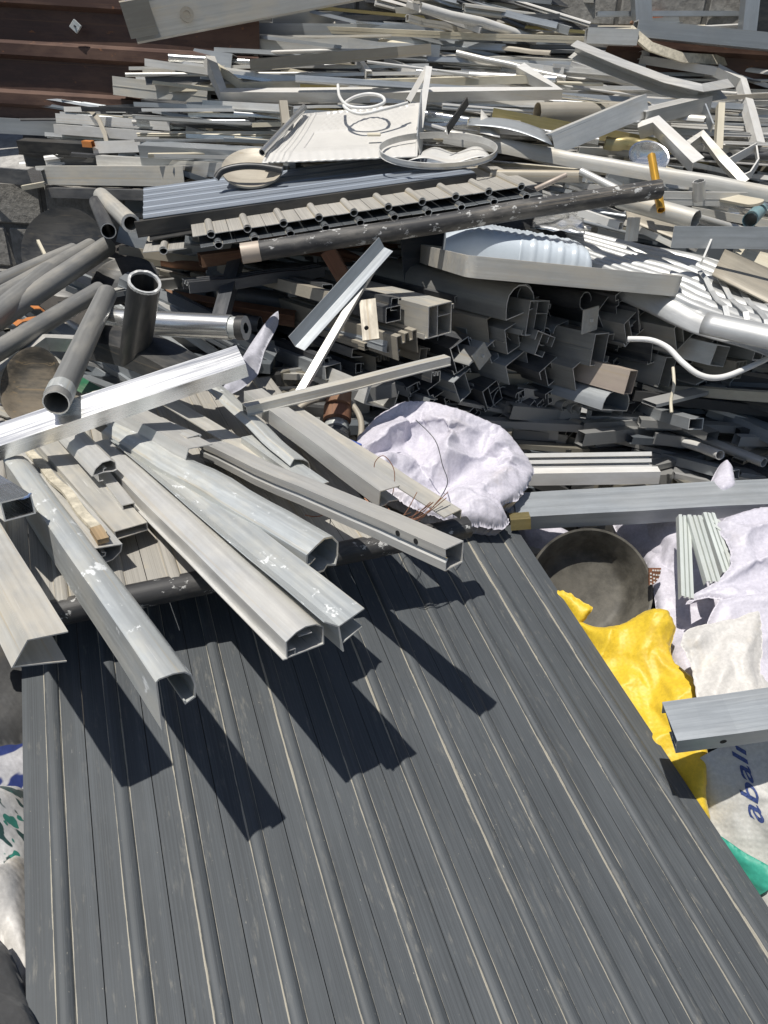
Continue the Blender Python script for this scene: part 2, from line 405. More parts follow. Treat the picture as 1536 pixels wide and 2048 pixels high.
# ================================================================= setting
def grid(name, x0, x1, y0, y1, nx, ny, fz, mat):
    V = []; Fc = []
    for j in range(ny + 1):
        for i in range(nx + 1):
            x = x0 + (x1 - x0) * i / nx; y = y0 + (y1 - y0) * j / ny
            V.append((x, y, fz(x, y)))
    for j in range(ny):
        for i in range(nx):
            a = j * (nx + 1) + i; Fc.append((a, a + 1, a + nx + 2, a + nx + 1))
    return mk(name, V, Fc, mat)
tag(grid('ground', -60, 60, -60, 60, 2, 2, lambda x, y: 0., 'soil'), kind='structure')
def mound_z(x, y):
    e = max(0, min(1, (3.1 - abs(x)) / .8)) * max(0, min(1, (y + .9) / .8)) * max(0, min(1, (4.35 - y) / .15))
    return -.02 + e * max(.02, heap_z(x, y) - .3 + .05 * noise.noise(Vector((x * 5, y * 5, 0))))
tag(grid('rubble_mound', -3.3, 3.3, -1, 4.4, 66, 54, mound_z, 'soil'), kind='structure')

# walls stand parallel to the picture: corrugated sheets in front, block wall behind on the right and below on the left
YS = 3.98
def atY(x, y, Y):               # pixel -> point on the vertical plane at depth Y
    r = P(x, y, 1) - CAM; return CAM + r * (Y / r.y)
def cuboid(x0, x1, y0, y1, z0, z1, j=0., rr=None):
    rr = rr or R
    return [(x + rr.uniform(-j, j), y + rr.uniform(-j, j), z + rr.uniform(-j, j)) for z in (z0, z1) for y in (y0, y1) for x in (x0, x1)], \
        [(0, 1, 5, 4), (1, 3, 7, 5), (3, 2, 6, 7), (2, 0, 4, 6), (4, 5, 7, 6), (0, 2, 3, 1)]
def chamfer(x0, x1, y0, y1, z0, z1, b, j=0.):
    bm = bmesh.new(); V, Fc = cuboid(x0, x1, y0, y1, z0, z1, j)
    vs = [bm.verts.new(v) for v in V]
    for f in Fc: bm.faces.new([vs[i] for i in f])
    bmesh.ops.bevel(bm, geom=bm.edges[:], offset=b, segments=1, affect='EDGES')
    V = [v.co.copy() for v in bm.verts]; bm.verts.index_update(); Fc = [[v.index for v in f.verts] for f in bm.faces]; bm.free(); return V, Fc
def block_wall(x0, x1, z0, z1, Y, bl, bh, depth, label, brick_at=None):
    root = empty('block_wall', Matrix.Translation((x0, Y, z0)), label, 'wall')
    V, Fc = cuboid(0, x1 - x0, .012, depth, 0, z1 - z0 - .01); mk('mortar_core', V, Fc, 'mortar', None, root)
    nz = max(1, round((z1 - z0) / bh))
    for k in range(nz):
        x = x0 - (bl * .5 if k % 2 else 0)
        while x < x1:
            a, b = max(x, x0), min(x + bl * R.uniform(.97, 1.0), x1)
            if b - a > .05:
                zz = (k) * bh
                V, Fc = chamfer(a - x0, b - x0 - .012, R.uniform(-.004, .006), depth - .02, zz + .004, zz + bh - .012, .008, .003)
                mk('block', V, Fc, 'brick' if brick_at == (k, int((a - x0) / bl)) else 'block', None, root)
            x += bl
    return root
pl = atY(20, 372, 3.75)
block_wall(-2.9, -.9, 0, pl.z, 3.75, .4, .2, .2, 'low grey block wall in shade under the brown sheets')
pr = atY(1400, 60, 4.3)
block_wall(-.9, 3.4, 1.2, 3.2, 4.3, .42, .2, .2, 'rough grey block wall behind the heap')
V, Fc = chamfer(0, .075, -.006, .05, 0, .05, .004); tag(mk('brick', V, Fc, 'brick', Matrix.Translation(atY(1292, 46, 4.29))), 'single red brick set in the block wall beside the wide grey post', 'brick')

def corrugated(name, x0, x1, z0, z1, Y, pitch, label, mat):
    # ribs run sideways; section in the YZ plane
    pts = []; z = z0
    while z < z1:
        for dz, dy in ((0, 0), (.42, 0), (.5, -.035), (.72, -.035), (.8, 0)):
            pts.append((z + dz * pitch, dy))
        z += pitch
    V, Fc = [], []
    nx = 16
    for i in range(nx + 1):
        x = (x1 - x0) * i / nx
        for (zz, dy) in pts:
            V.append((x, dy + .006 * noise.noise(Vector((x * 2, zz * 3, 1))), zz - z0))
    m = len(pts)
    for i in range(nx):
        for j in range(m - 1):
            a = i * m + j; Fc.append((a, a + m, a + m + 1, a + 1))
    o = mk(name, V, Fc, mat, Matrix.Translation((x0, Y, z0)))
    md = o.modifiers.new('s', 'SOLIDIFY'); md.thickness = .002
    return tag(o, label, 'metal sheet')
z_top_l = atY(100, 235, YS).z
cs1 = corrugated('corrugated_sheet', -2.9, -.7, z_top_l - .05, 2.9, YS, .2, 'dark brown corrugated sheet with wide ribs left of the heap', 'brownsheet')
zr = atY(1400, 95, YS + .1).z
cs2 = corrugated('corrugated_sheet', .9, 3.2, 1.2, zr - .01, YS + .1, .2, 'dark brown corrugated sheet below the grey rail', 'brownsheet')
# washer plate on the left sheet
wp = atY(152, 53, YS - .045)
V, Fc = chamfer(-.02, .02, -.012, .002, -.02, .02, .002)
o = mk('washer_plate', V, Fc, 'galv', Matrix.Translation(wp) @ Matrix.Rotation(math.radians(40), 4, 'Y') )
tag(o, 'small square washer plate fixed on the brown sheet', 'washer')
V, Fc = chamfer(-.004, .004, -.018, 0, -.004, .004, .001); mk('bolt', V, Fc, 'graph', None, o)
# rails and posts
def beam(name, a, b, w, h, mat, label, cat='rail', roll=0):
    return bar(('box', w, h, .004), mat, [a, b], label, cat, name=name, roll=roll)
beam('metal_rail', atY(-60, 248, YS - .06), atY(330, 268, YS - .06), .06, .062, 'slate', 'blue-grey rail along the foot of the brown sheet')
beam('metal_rail', atY(1270, 58, YS + .0), atY(1700, 100, YS + .0), .08, .06, 'slate', 'grey-green rail on top of the brown sheet by the block wall')
beam('fence_post', atY(1276, -120, YS + .15), atY(1288, 120, YS + .15), .07, .07, 'slate', 'wide grey post standing in front of the block wall beside the red brick', 'post')
beam('fence_post', atY(1513, -120, YS + .15), atY(1488, 120, YS + .15), .06, .06, 'slate', 'pale narrow post before the block wall at the dark opening', 'post')
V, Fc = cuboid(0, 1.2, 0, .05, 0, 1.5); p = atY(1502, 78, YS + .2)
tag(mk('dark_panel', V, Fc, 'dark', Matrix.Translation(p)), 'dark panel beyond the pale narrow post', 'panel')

# ================================================================= solar collectors
def fin_section(pitch, r=.0125, ridges=True):
    pts = []; a = -pitch / 2 + .0008
    def flat(x0, x1):
        n = int(round((x1 - x0) / (.0075 if ridges else .02))); s = (x1 - x0) / n
        for i in range(n):
            x = x0 + i * s
            if ridges: pts.extend([(x, 0), (x + s * .7, 0), (x + s * .8, .0003), (x + s * .92, .0003)])
            else: pts.append((x, 0))
    flat(a, -r); pts.append((-r, 0))
    for i in range(1, 8):
        q = math.pi - math.pi * i / 8; pts.append((r * math.cos(q), r * .62 * math.sin(q)))
    flat(r, -a); pts.append((-a, 0))
    return [(pts, False, .0022)]
def collector(name, label, origin, u, d, n, nf, pitch, v0, v1, mat, u0, rr=.0125, jig=0., tubes=False, ridges=False):
    M = Matrix((d, -u, n)).transposed().to_4x4() if d.cross(-u).dot(n) > 0 else Matrix((d, u, n)).transposed().to_4x4()
    M.translation = origin
    root = empty(name, M, label, 'solar collector')
    sgn = -1 if d.cross(-u).dot(n) > 0 else 1
    sec = fin_section(pitch, rr, ridges)
    if tubes: sec = sec + [(circ(rr, 16, cy=0), True, .0022)]
    for k in range(nf):
        q0, q1 = v0 + R.uniform(-jig, jig), v1 + R.uniform(-jig, jig)
        V, Fc, _ = sweep(sec, [Vector((0, 0, 0)), Vector((q1 - q0, 0, 0))], UP, 0, .0006, k)
        o = mk('absorber_fin', V, Fc, mat, None, root, smooth='auto')
        o.matrix_parent_inverse = Matrix.Identity(4)
        o.location = (q0, sgn * (u0 + k * pitch), R.uniform(-.0006, .0006))
    return root
PN = cvec((.19991229, .73852566, -.64390599)); PD = cvec((-.33569735, .66902313, .66311035)); PU = cvec((.92051201, .08359363, .38166705))
PO = CAM - PN * 1.3617
pan = collector('solar_collector', 'large charcoal solar collector panel with long ribs lying flat in the foreground', PO, PU, PD, PN, 12, .11, -.25, 1.31, 'fin', -.0778)

def pipe_child(parent, name, a, b, r, mat, t=.003, cap=False, ragv=.001, seg=20):
    Mi = parent.matrix_world.inverted()
    V, Fc, M = sweep([(circ(r, seg), True, t)], [a, b], UP, 0, ragv, 5)
    o = mk(name, V, Fc, mat, None, parent, smooth='auto'); o.matrix_local = Mi @ M; return o
# dusty collector under the left-hand profiles, its header pipe across the front panel
Hr = P(934, 1054, 1.815); Hl = P(-60, 1262, 1.42)
hu = (Hr - Hl).normalized()
bk = P(60, 930, 2.0) - P(300, 1205, 1.55); bk = (bk - hu * bk.dot(hu)).normalized()
hn = hu.cross(bk).normalized()
if hn.z < 0: hn = -hn
L = (Hr - Hl).length
nf = int(L / .11) - 1
c2 = collector('solar_collector', 'dusty grey solar collector with black header pipe under the loose profiles', Hl + hn * .02, hu, bk, hn, nf, .11, .0, 1.0, 'findust', .06)
pipe_child(c2, 'header_pipe', Hl, Hr, .026, 'blackpipe')
tag(c2, None)

# upper stack: sky-lit collector with header pipes, and cut collectors with tube ends
fl, frt, bl = P(268, 440, 2.5), P(950, 345, 2.7), P(200, 388, 2.88)
uu = (frt - fl).normalized(); vv = (bl - fl); vv = (vv - uu * vv.dot(uu)); wid = vv.length; vv.normalize(); nn = uu.cross(vv).normalized()
if nn.z < 0: nn = -nn
nfin = 5
c3 = collector('solar_collector', 'pale ribbed solar collector on top of the stack with two header pipe ends', fl, vv, uu, nn, nfin, wid / nfin, .03, (frt - fl).length, 'finsky', wid / nfin / 2, .008, .0, ridges=False)
pipe_child(c3, 'header_pipe', P(262, 447, 2.5), P(203, 392, 2.98), .027, 'dusty', .009)
pipe_child(c3, 'header_pipe', P(217, 462, 2.52), P(192, 405, 2.9), .024, 'graph', .003)
# black front rail of that collector
V, Fc, M = sweep(pf('uch', .03, .05), [fl - nn * .03, frt - nn * .028], nn, 0, .001, 3)
o = mk('edge_rail', V, Fc, 'dark', None, c3); o.matrix_local = c3.matrix_world.inverted() @ M
o2 = sweep(pf('flat', .26, .003), [P(300, 462, 2.6), P(935, 362, 2.78)], nn, 0, .002, 4)
o = mk('back_sheet', o2[0], o2[1], 'dark', None, c3); o.matrix_local = c3.matrix_world.inverted() @ o2[2]

def cut_collector(a, b, n, label, dz, back, mat='findust', depth=.62):
    a, b = P(*a), P(*b); u = (b - a).normalized(); pitch = (b - a).length / n
    v = back - u * back.dot(u); v.normalize(); w = u.cross(v)
    if w.z < 0: w = -w
    return collector('solar_collector', label, a + w * dz, u, v, w, n, pitch, 0, depth, mat, pitch / 2, .0125, .0012, tubes=True)
back = P(390, 418, 2.8) - P(420, 470, 2.45)
cut_collector((385, 474, 2.4), (1075, 368, 2.58), 10, 'upper of two cut solar collectors showing dusty fins and open tube ends', .0, back)
cut_collector((400, 492, 2.39), (1085, 386, 2.57), 10, 'lower of two cut solar collectors, tube ends above the scraped black pipe', -.004, back, 'fin')
cut_collector((285, 505, 2.42), (368, 497, 2.44), 1, 'short cut collector fin with two tubes beside the header pipe ends', 0, P(275, 470, 2.7) - P(290, 505, 2.42))
# ================================================================= loose profiles over the front panel
LZ = 'in the pile left of the white sack'
def hole_on(o, x, y, z, r, n=10):      # drilled hole shown as a dark disc with the hole's shade as its colour, on the -Y face of a bar (local coords)
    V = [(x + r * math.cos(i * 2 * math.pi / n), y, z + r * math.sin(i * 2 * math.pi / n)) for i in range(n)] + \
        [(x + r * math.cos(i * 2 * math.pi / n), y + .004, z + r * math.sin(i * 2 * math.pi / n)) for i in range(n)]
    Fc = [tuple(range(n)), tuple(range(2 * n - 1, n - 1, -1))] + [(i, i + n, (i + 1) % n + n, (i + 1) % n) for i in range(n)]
    return mk('hole_shade', V, Fc, 'hole', None, o)
# A: long-legged channel with a rounded shoulder
secA = [([(-.026, -.09), (-.026, 0), (-.022, .003), (.0, .004), (.016, .0), (.026, -.011), (.03, -.03), (.028, -.052), (.012, -.056), (.011, -.05)], False, .0024)]
bar(secA, 'galv', [(30, 915, 1.78), (348, 1352, 1.075)], 'long deep channel with rounded shoulder whose end overhangs the charcoal collector', nseg=10, wob=.006, smooth=True)
# D: broad channel at the left edge
secD = [([(.046, .004), (-.012, .012), (-.04, -.026), (.036, -.05)], False, .0022)]
bar(secD, 'dusty', [(-140, 900, 1.75), (75, 1288, 1.135)], 'wide open channel with rust-stained flank at the end of the header pipe', nseg=6, wob=.004)
# B1, B2
secB1 = [([(-.036, -.03), (.034, -.03), (.034, .004), (.02, .014), (0, .018), (-.018, .015), (-.036, .002)], True, .0022), ([(-.036, -.03), (-.044, -.03)], False, .002), ([(-.012, .002), (.012, .002)], False, .0014), ([(-.034, -.018), (-.02, -.018), (-.02, -.029)], False, .0014)]
bar(secB1, 'alu', [(208, 893, 1.95), (612, 1272, 1.215)], 'arched box profile with open end overhanging the charcoal collector', nseg=8, wob=.005, smooth=True)
secB2 = [([(-.03, .012), (-.002, -.008), (.006, -.06)], False, .0024), ([(-.002, -.008), (.05, .008)], False, .0024), ([(.005, -.044), (.047, -.028)], False, .002)]
bar(secB2, 'galv', [(240, 880, 1.96), (680, 1245, 1.22)], 'three-flanged grey profile lying against the arched box profile', nseg=8, wob=.004)
# E: crusty arched tube
secE = [([(-.04, -.034), (.0, -.036), (.012, -.03), (.03, -.034), (.042, -.02), (.042, .008), (.03, .024), (.005, .032), (-.02, .028), (-.038, .012)], True, .004), ([(-.036, -.01), (-.012, -.008)], False, .003)]
bar(secE, 'galv', [(235, 868, 2.0), (645, 1108, 1.43)], 'mottled arched tube with a torn crusted end', rag=.008, nseg=12, wob=.012, smooth=True)
# C: long box with side groove and two holes
secC = [([(-.023, .021), (.024, .021), (.024, -.021), (-.023, -.021), (-.023, -.006), (-.016, 0), (-.023, .006)], True, .0022)]
o = bar(secC, 'alu', [(415, 895, 1.97), (908, 1112, 1.345)], 'long grooved box profile with two drilled holes near its open end', nseg=10, wob=.006)
ln = (P(908, 1112, 1.345) - P(415, 895, 1.97)).length
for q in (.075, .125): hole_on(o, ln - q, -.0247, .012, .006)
# F
secF = [([(-.026, -.022), (-.026, .018), (.03, .018)], False, .0024), ([(-.026, -.022), (-.006, -.022), (.0, -.014), (.03, -.018)], False, .002)]
o = bar(secF, 'alu', [(505, 792, 2.12), (778, 992, 1.66)], 'grooved angle profile with a drilled web resting beside the white sack', nseg=8, wob=.004)
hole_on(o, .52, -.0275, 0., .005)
bar([([(-.03, .006), (.03, .006)], False, .003), ([(.03, .006), (.034, -.02)], False, .003)], 'dusty', [(545, 800, 2.1), (905, 1032, 1.72)], 'dusty flat-topped strip under the grooved angle profile', nseg=8, wob=.005)
# G crumpled gutter
secG = [([(-.03, .012), (-.014, .024), (.008, .02), (.026, .006), (.03, -.012), (.012, -.03), (.004, -.024)], False, .0026)]
bar(secG, 'galv', [(412, 765, 2.2), (600, 935, 1.8)], 'crumpled gutter-shaped profile with ragged end', rag=.007, nseg=12, wob=.014, smooth=True)
bar(('flat', .05, .003), 'dusty', [(330, 800, 2.15), (560, 935, 1.83)], 'flat strip with a yellowed stain beside the crumpled gutter profile', nseg=8, wob=.006)
# L: lit angle with open end
secL = [([(.052, .012), (-.012, .016), (-.034, -.03)], False, .0024)]
bar(secL, 'alu', [(190, 800, 2.1), (388, 908, 1.78)], 'broad folded angle with a clean open end above the dusty collector', nseg=4)
bar(('twin', .035, .02), 'alu', [(250, 820, 2.12), (388, 880, 1.84)], 'small two-chamber profile behind the broad folded angle')
# D-shaped nosing, square tube, flat box, foam-filled curve
secN = [([(-.026, -.008), (-.018, .008), (0, .02), (.02, .022), (.03, .014), (.03, -.004), (.02, -.006), (0, -.004)], True, .0022), ([(-.026, -.008), (-.014, -.01), (-.014, -.024), (-.004, -.024)], False, .002), ([(.0, -.003), (.002, .004), (.008, .004)], False, .0016)]
bar(secN, 'alu', [(130, 862, 1.95), (207, 941, 1.72)], 'curved nosing profile with D-shaped end above a small square tube', nseg=4, smooth=True)
bar(('box', .026, .024), 'alu', [(150, 880, 2.0), (258, 1018, 1.66)], 'small square tube lying on the flat box profile')
bar([([(-.036, -.009), (.036, -.009), (.036, .009), (-.036, .009)], True, .002), ([(-.036, -.009), (-.05, .004)], False, .002)], 'dusty', [(85, 868, 1.98), (263, 1062, 1.6)], 'wide flat box profile with a low slot-like open end', nseg=6, wob=.004, rag=.002)
secO = [([(-.03, .012), (.03, .004), (.026, -.012), (.008, -.026), (-.012, -.028)], True, .0022), ([(-.012, -.002), (-.004, -.006), (-.006, -.012), (-.014, -.012)], False, .0018)]
o = bar(secO, 'alu', [(48, 905, 1.93), (215, 1100, 1.52)], 'curved profile still filled with torn yellowed foam', nseg=6, wob=.004, smooth=True)
V, Fc, M = sweep([([(-.014, .006), (.008, .004)], False, .008)], [P(62, 905, 1.9), P(210, 1075, 1.535)], UP, 0, .012, 77, 0, .01, 24)
mk('foam_strip', V, Fc, 'foam', o.matrix_world.inverted() @ M, o)
V, Fc, M = sweep([([(-.012, .012), (.012, .011)], False, .012)], [P(192, 1066, 1.55), P(207, 1090, 1.52)], UP, 0, .003, 78)
mk('wood_plug', V, Fc, 'wood', o.matrix_world.inverted() @ M, o)
o = bar(('box', .055, .036, .003), 'mirror', [(-60, 950, 1.7), (36, 1016, 1.42)], 'mirror bright box end with a strip of blue film', hint=UP, nseg=3, wob=.004)
bar(('flat', .018, .003), 'bluefilm', [(2, 998, 1.45), (60, 990, 1.43)], 'scrap of blue protective film on the mirror bright box end', name='film_scrap', cat='film', nseg=6, wob=.01)
# header-adjacent small scraps
bar(('ang', .05, .04), 'galv', [(500, 885, 1.95), (640, 985, 1.72)], None, zone=LZ)
# bright angle across
o = bar([([(.055, .008), (-.012, .0), (-.018, -.036)], False, .0026)], 'mirror', [(-60, 905, 1.72), (488, 722, 1.86)], 'mirror bright angle bar lying across the pile, catching the sun', nseg=12, wob=.004, hint=Vector((.0, -.39, .92)))
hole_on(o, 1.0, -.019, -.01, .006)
# ---------------- pipes at left
def rpipe(r, mat, a, b, label, name='round_pipe', t=.0028, **k):
    return bar(('tube', 0, 2 * r, t), mat, [a, b], label, 'pipe', name=name, **k)
o = rpipe(.029, 'pipegrey', (214, 588, 2.35), (112, 806, 1.72), 'dusty grey pipe with taped open end pointing out above the mirror bright angle')
V, Fc, M = sweep([(circ(.031, 20), True, .003)], [P(124, 778, 1.78), P(116, 795, 1.745)], UP, 0, .001, 8)
mk('tape_band', V, Fc, 'galv', o.matrix_world.inverted() @ M, o, smooth='auto')
rpipe(.026, 'pipegrey', (200, 580, 2.4), (-60, 735, 1.95), 'grey pipe beside the taped one, running under it to the left')
for i, (a, b, r, lb) in enumerate([((215, 492, 2.7), (-80, 688, 2.1), .032, 'long dull pipe on the right of the leaning pipe bundle'),
        ((183, 494, 2.75), (-80, 640, 2.2), .03, 'middle dull pipe of the leaning pipe bundle'),
        ((148, 502, 2.78), (-80, 600, 2.3), .028, 'outer dull pipe of the leaning bundle by the block wall'),
        ((100, 545, 2.5), (-80, 690, 2.05), .034, 'thick pipe with capped end lying on the pipe bundle')]):
    rpipe(r, 'pipegrey', a, b, lb)
for xx in (0, 1):
    bar(('tee', .03, .02), 'alu', [(120 + 8 * xx, 612, 2.5), (250, 585 - 5 * xx, 2.62)], None, zone='beside the upright black tube')
# tapered aluminium cylinder
rpipe(.036, 'bright', (205, 640, 2.3), (462, 655, 2.22), 'bright aluminium cylinder with a crimped neck', name='aluminium_cylinder', nseg=6, wob=.002)
o = rpipe(.031, 'galv', (455, 655, 2.222), (478, 656, 2.215), 'crimped neck ring on the bright aluminium cylinder', name='neck_ring')
rpipe(.026, 'dark', (476, 656, 2.216), (492, 656, 2.21), 'black plug in the neck of the aluminium cylinder', name='black_plug', t=.02)
# upright black tube on a curved black saddle
bt = empty('black_tube', frame(P(270, 712, 2.12), Vector((1, 0, 0)), UP), 'upright black tube with bright cut rim on a curved black plate', 'tube')
V, Fc, M = sweep([(circ(.039, 28), True, .006)], [P(268, 722, 2.14), P(289, 565, 1.94)], Vector((0, 1, 0)), 0, 0, 9)
mk('tube', V, Fc, 'dark', bt.matrix_world.inverted() @ M, bt, smooth='auto')
V, Fc, M = sweep([(circ(.039, 28), True, .0068)], [P(288.6, 568, 1.944), P(289.3, 563, 1.937)], Vector((0, 1, 0)), 0, .0012, 9)
mk('cut_rim', V, Fc, 'white', bt.matrix_world.inverted() @ M, bt)
sad = []
for i in range(13):
    t = i / 12; sad.append(P(185 + 205 * t, 672 + 78 * t - 18 * math.sin(t * 3.1), 2.2 - .2 * t))
V, Fc, M = sweep([([(.05, .02), (.0, .012), (-.035, -.01), (-.045, -.06)], False, .006)], sad, UP, 0, .002, 2)
mk('saddle_plate', V, Fc, 'dark', bt.matrix_world.inverted() @ M, bt, smooth='auto')
# sooty curved plate (left) and dark bowls behind
def disc(name, c, r, nrm, mat, label, cat, depth=.03, sx=1., rim=.006):
    z = nrm.normalized(); M = frame(c, Vector((1, 0, .02)), z)
    n = 40; prof = [(0, -depth), (r * .55, -depth), (r * .85, -depth * .55), (r, 0), (r + rim, .002), (r + rim, -.006), (r * .86, -depth * .6 - .006), (r * .55, -depth - .006), (0, -depth - .006)]
    V, Fc = [], []
    for (q, h) in prof:
        for i in range(n): V.append((q * sx * math.cos(2 * math.pi * i / n), q * math.sin(2 * math.pi * i / n), h))
    for k in range(len(prof) - 1):
        for i in range(n):
            a = k * n + i; b = k * n + (i + 1) % n; Fc.append((a, b, b + n, a + n))
    return tag(mk(name, V, Fc, mat, M, smooth='auto'), label, cat)
disc('pan', P(62, 770, 2.02), .105, Vector((.25, -.75, .6)), 'sootpan', 'burnt black pan with sooty crust half under the mirror bright angle', 'pan', .03, .75)
disc('pot_lid', P(130, 505, 2.95), .17, Vector((.5, -.8, .35)), 'dark', 'large black round lid leaning on the block wall', 'lid', .02)
disc('pot_lid', P(250, 560, 2.8), .12, Vector((.1, -.5, .8)), 'dark', 'flat black lid lying behind the upright black tube', 'lid', .02)
bar(('box', .03, .04), 'alu', [(-60, 800, 2.0), (92, 685, 2.15), (210, 690, 2.2)], 'shiny bent box tube kinked above the burnt pan', nseg=1)
for q in ((40, 725, 75, 705), (75, 690, 120, 700)):
    bar(('flat', .03, .003), 'orange', [(q[0] - 10, q[1] - 75, 2.2), (q[2], q[3] - 70, 2.25)], 'torn strip of orange sheet under the pipe bundle', cat='sheet scrap', group='orange strips under the pipes', name='sheet_scrap', nseg=4, wob=.02)
bar(('flat', .06, .002), 'greenbox', [(110, 745, 2.12), (185, 782, 2.0)], 'green and white printed carton scrap under the taped pipe', name='carton_scrap', cat='carton', nseg=4, wob=.01)
bar(('box', .008, .008), 'cream', [(76, 482, 2.75), (96, 522, 2.7)], 'short pale stick poking up by the pipe bundle', name='stick', cat='stick')
# ---------------- struts under the upper stack
bar([([(-.03, .012), (0, -.01), (.03, .008)], False, .0024)], 'slate', [(770, 492, 2.3), (592, 690, 2.15)], 'grey folded angle strut leaning under the scraped black pipe', nseg=4, hint=Vector((0, -1, .3)))
bar([([(-.012, .0), (.008, .006), (.012, -.012)], False, .003)], 'alu', [(765, 500, 2.32), (590, 800, 2.08)], 'thin strut crossing below the grey folded angle', nseg=4, hint=Vector((0, -1, .3)))
bar(('rail', .03, .032), 'dusty', [(490, 822, 1.98), (895, 722, 2.28)], 'dusty track profile lying diagonally above the white sack', nseg=6, wob=.004)
o = rpipe(.029, 'blackpipe', (484, 507, 2.34), (1320, 378, 2.45), 'scraped black pipe with flaking paint lying along the front of the stack', nseg=14, wob=.004)
V, Fc, M = sweep([(circ(.0296, 20), True, .004)], [P(483, 507.2, 2.34), P(520, 502, 2.344)], UP, 0, .001, 8)
mk('rusty_collar', V, Fc, 'pink', o.matrix_world.inverted() @ M, o, smooth='auto')
bar(('box', .05, .04, .003), 'rust', [(400, 520, 2.6), (640, 490, 2.75)], 'rusty brown bar under the cut collectors')
bar(('ang', .045, .045), 'graph', [(440, 640, 2.45), (478, 500, 2.7)], 'dark leg standing under the scraped pipe', hint=Vector((0, -1, 0)))
bar(('box', .05, .03), 'rust', [(655, 500, 2.55), (690, 560, 2.6)], 'short rusty post behind the grey folded strut', hint=Vector((0, -1, 0)))
bar(('flat', .05, .006), 'beige', [(735, 600, 2.25), (742, 680, 2.2)], 'short stained plate hanging beside the struts', hint=Vector((0, -1, .2)))
bar(('ridge', .07, .035), 'graph', [(372, 572, 2.5), (640, 540, 2.75)], 'ribbed dark profile with a small square tube end under the stack', nseg=6, wob=.01)
# ---------------- hydraulic hose, rusty fitting and bits beside the white sack
def rod(name, pts, r, mat, label, cat, group=None, seg=10, sm=8):
    w = [p if isinstance(p, Vector) else P(*p) for p in pts]; out = []
    for i in range(len(w) - 1):
        p0, p1, p2, p3 = w[max(i - 1, 0)], w[i], w[i + 1], w[min(i + 2, len(w) - 1)]
        for k in range(sm):
            t = k / sm
            out.append(.5 * ((2 * p1) + (p2 - p0) * t + (2 * p0 - 5 * p1 + 4 * p2 - p3) * t * t + (3 * p1 - p0 - 3 * p2 + p3) * t ** 3))
    out.append(w[-1])
    V, Fc, M = sweep([(circ(r * .6, seg), True, r * .8)], out, Vector((.1, -.3, 1)), 0, 0, 1)
    return tag(mk(name, V, Fc, mat, M, smooth='auto'), label, cat, group)
rod('hose', [(585, 845, 2.3), (600, 815, 2.3), (640, 798, 2.32), (690, 800, 2.34), (718, 830, 2.3), (722, 870, 2.26), (705, 920, 2.2)], .0095, 'beige', 'worn beige hose looping past the rusty fitting', 'hose')
bt = empty('pipe_fitting', frame(P(680, 860, 2.33), Vector((1, 0, 0)), UP), 'rusty threaded pipe fitting standing beside the white sack', 'fitting')
for k, (y0, y1, r, mt) in enumerate([(783, 812, .03, 'rust'), (814, 842, .034, 'rust'), (844, 862, .029, 'galv'), (864, 878, .036, 'graph')]):
    V, Fc, M = sweep([(circ(r, 18), True, .02)], [P(678 - k * 2, y0, 2.33), P(676 - k * 2, y1, 2.31)], Vector((0, 1, 0)), 0, .001, k)
    mk('fitting_ring', V, Fc, mt, bt.matrix_world.inverted() @ M, bt, smooth='auto')
bar(('box', .06, .03), 'bluecap', [(628, 870, 2.2), (712, 905, 2.15)], 'blue and white carton under the rusty fitting', name='carton', cat='carton')
rod('wire', [(832, 840, 2.02), (870, 880, 1.97), (885, 930, 1.9), (895, 965, 1.86), (878, 1000, 1.82)], .0012, 'graph', 'thin dark wire curving over the white sack', 'wire', seg=5)
rw = random.Random(5)
for k in range(9):
    c = (800 + rw.uniform(-30, 30), 1030 + rw.uniform(-8, 8)); ww = rw.uniform(35, 85)
    rod('copper_wire', [(c[0] - ww, c[1] - rw.uniform(5, 40), 1.69), (c[0] - ww * .4, c[1] + rw.uniform(-4, 12), 1.67), (c[0] + ww * .3, c[1] + rw.uniform(0, 14), 1.68), (c[0] + ww, c[1] + rw.uniform(-40, -5), 1.72)],
        .001, 'copper', 'tangled copper wire lying over the profiles below the white sack', 'wire', 'tangled copper wires', seg=5, sm=6)
rod('copper_wire', [(748, 960, 1.75), (750, 925, 1.76), (768, 912, 1.76), (788, 940, 1.75), (786, 985, 1.73), (770, 1015, 1.7)], .001, 'copper', 'standing loop of thin wire beside the white sack', 'wire', seg=5)
rod('copper_wire', [(645, 980, 1.75), (648, 1025, 1.72), (630, 1033, 1.7), (610, 1030, 1.7)], .0012, 'copper', 'short hooked wire end on the long grooved box profile', 'wire', seg=5)
# ================================================================= right-hand channels
secR = [([(.05, .018), (-.05, .02), (-.05, -.02), (-.038, -.02)], False, .0026), ([(.05, .018), (.05, -.014)], False, .0026), ([(-.05, -.006), (-.03, -.006)], False, .002)]
secR = [([(a * 1.17, b * 1.17) for a, b in p_], c_, t_) for p_, c_, t_ in secR]
r1 = bar(secR, 'slate', [(1030, 1022, 2.22), (1700, 985, 2.12)], 'wide flat-topped channel bridging over the rubber basin', nseg=8, wob=.003, hint=UP + Vector((0, -.2, 0)))
V, Fc, M = sweep(pf('ang', .04, .034, .003), [P(1020, 1044, 2.16), P(1060, 1041, 2.156)], UP, 0, .001, 4); mk('end_bracket', V, Fc, 'gold', r1.matrix_world.inverted() @ M, r1)
V, Fc, M = sweep(pf('box', .03, .022, .003), [P(1012, 1022, 2.22), P(1034, 1022, 2.22)], UP, .4, .001, 4); mk('end_clip', V, Fc, 'bright', r1.matrix_world.inverted() @ M, r1)
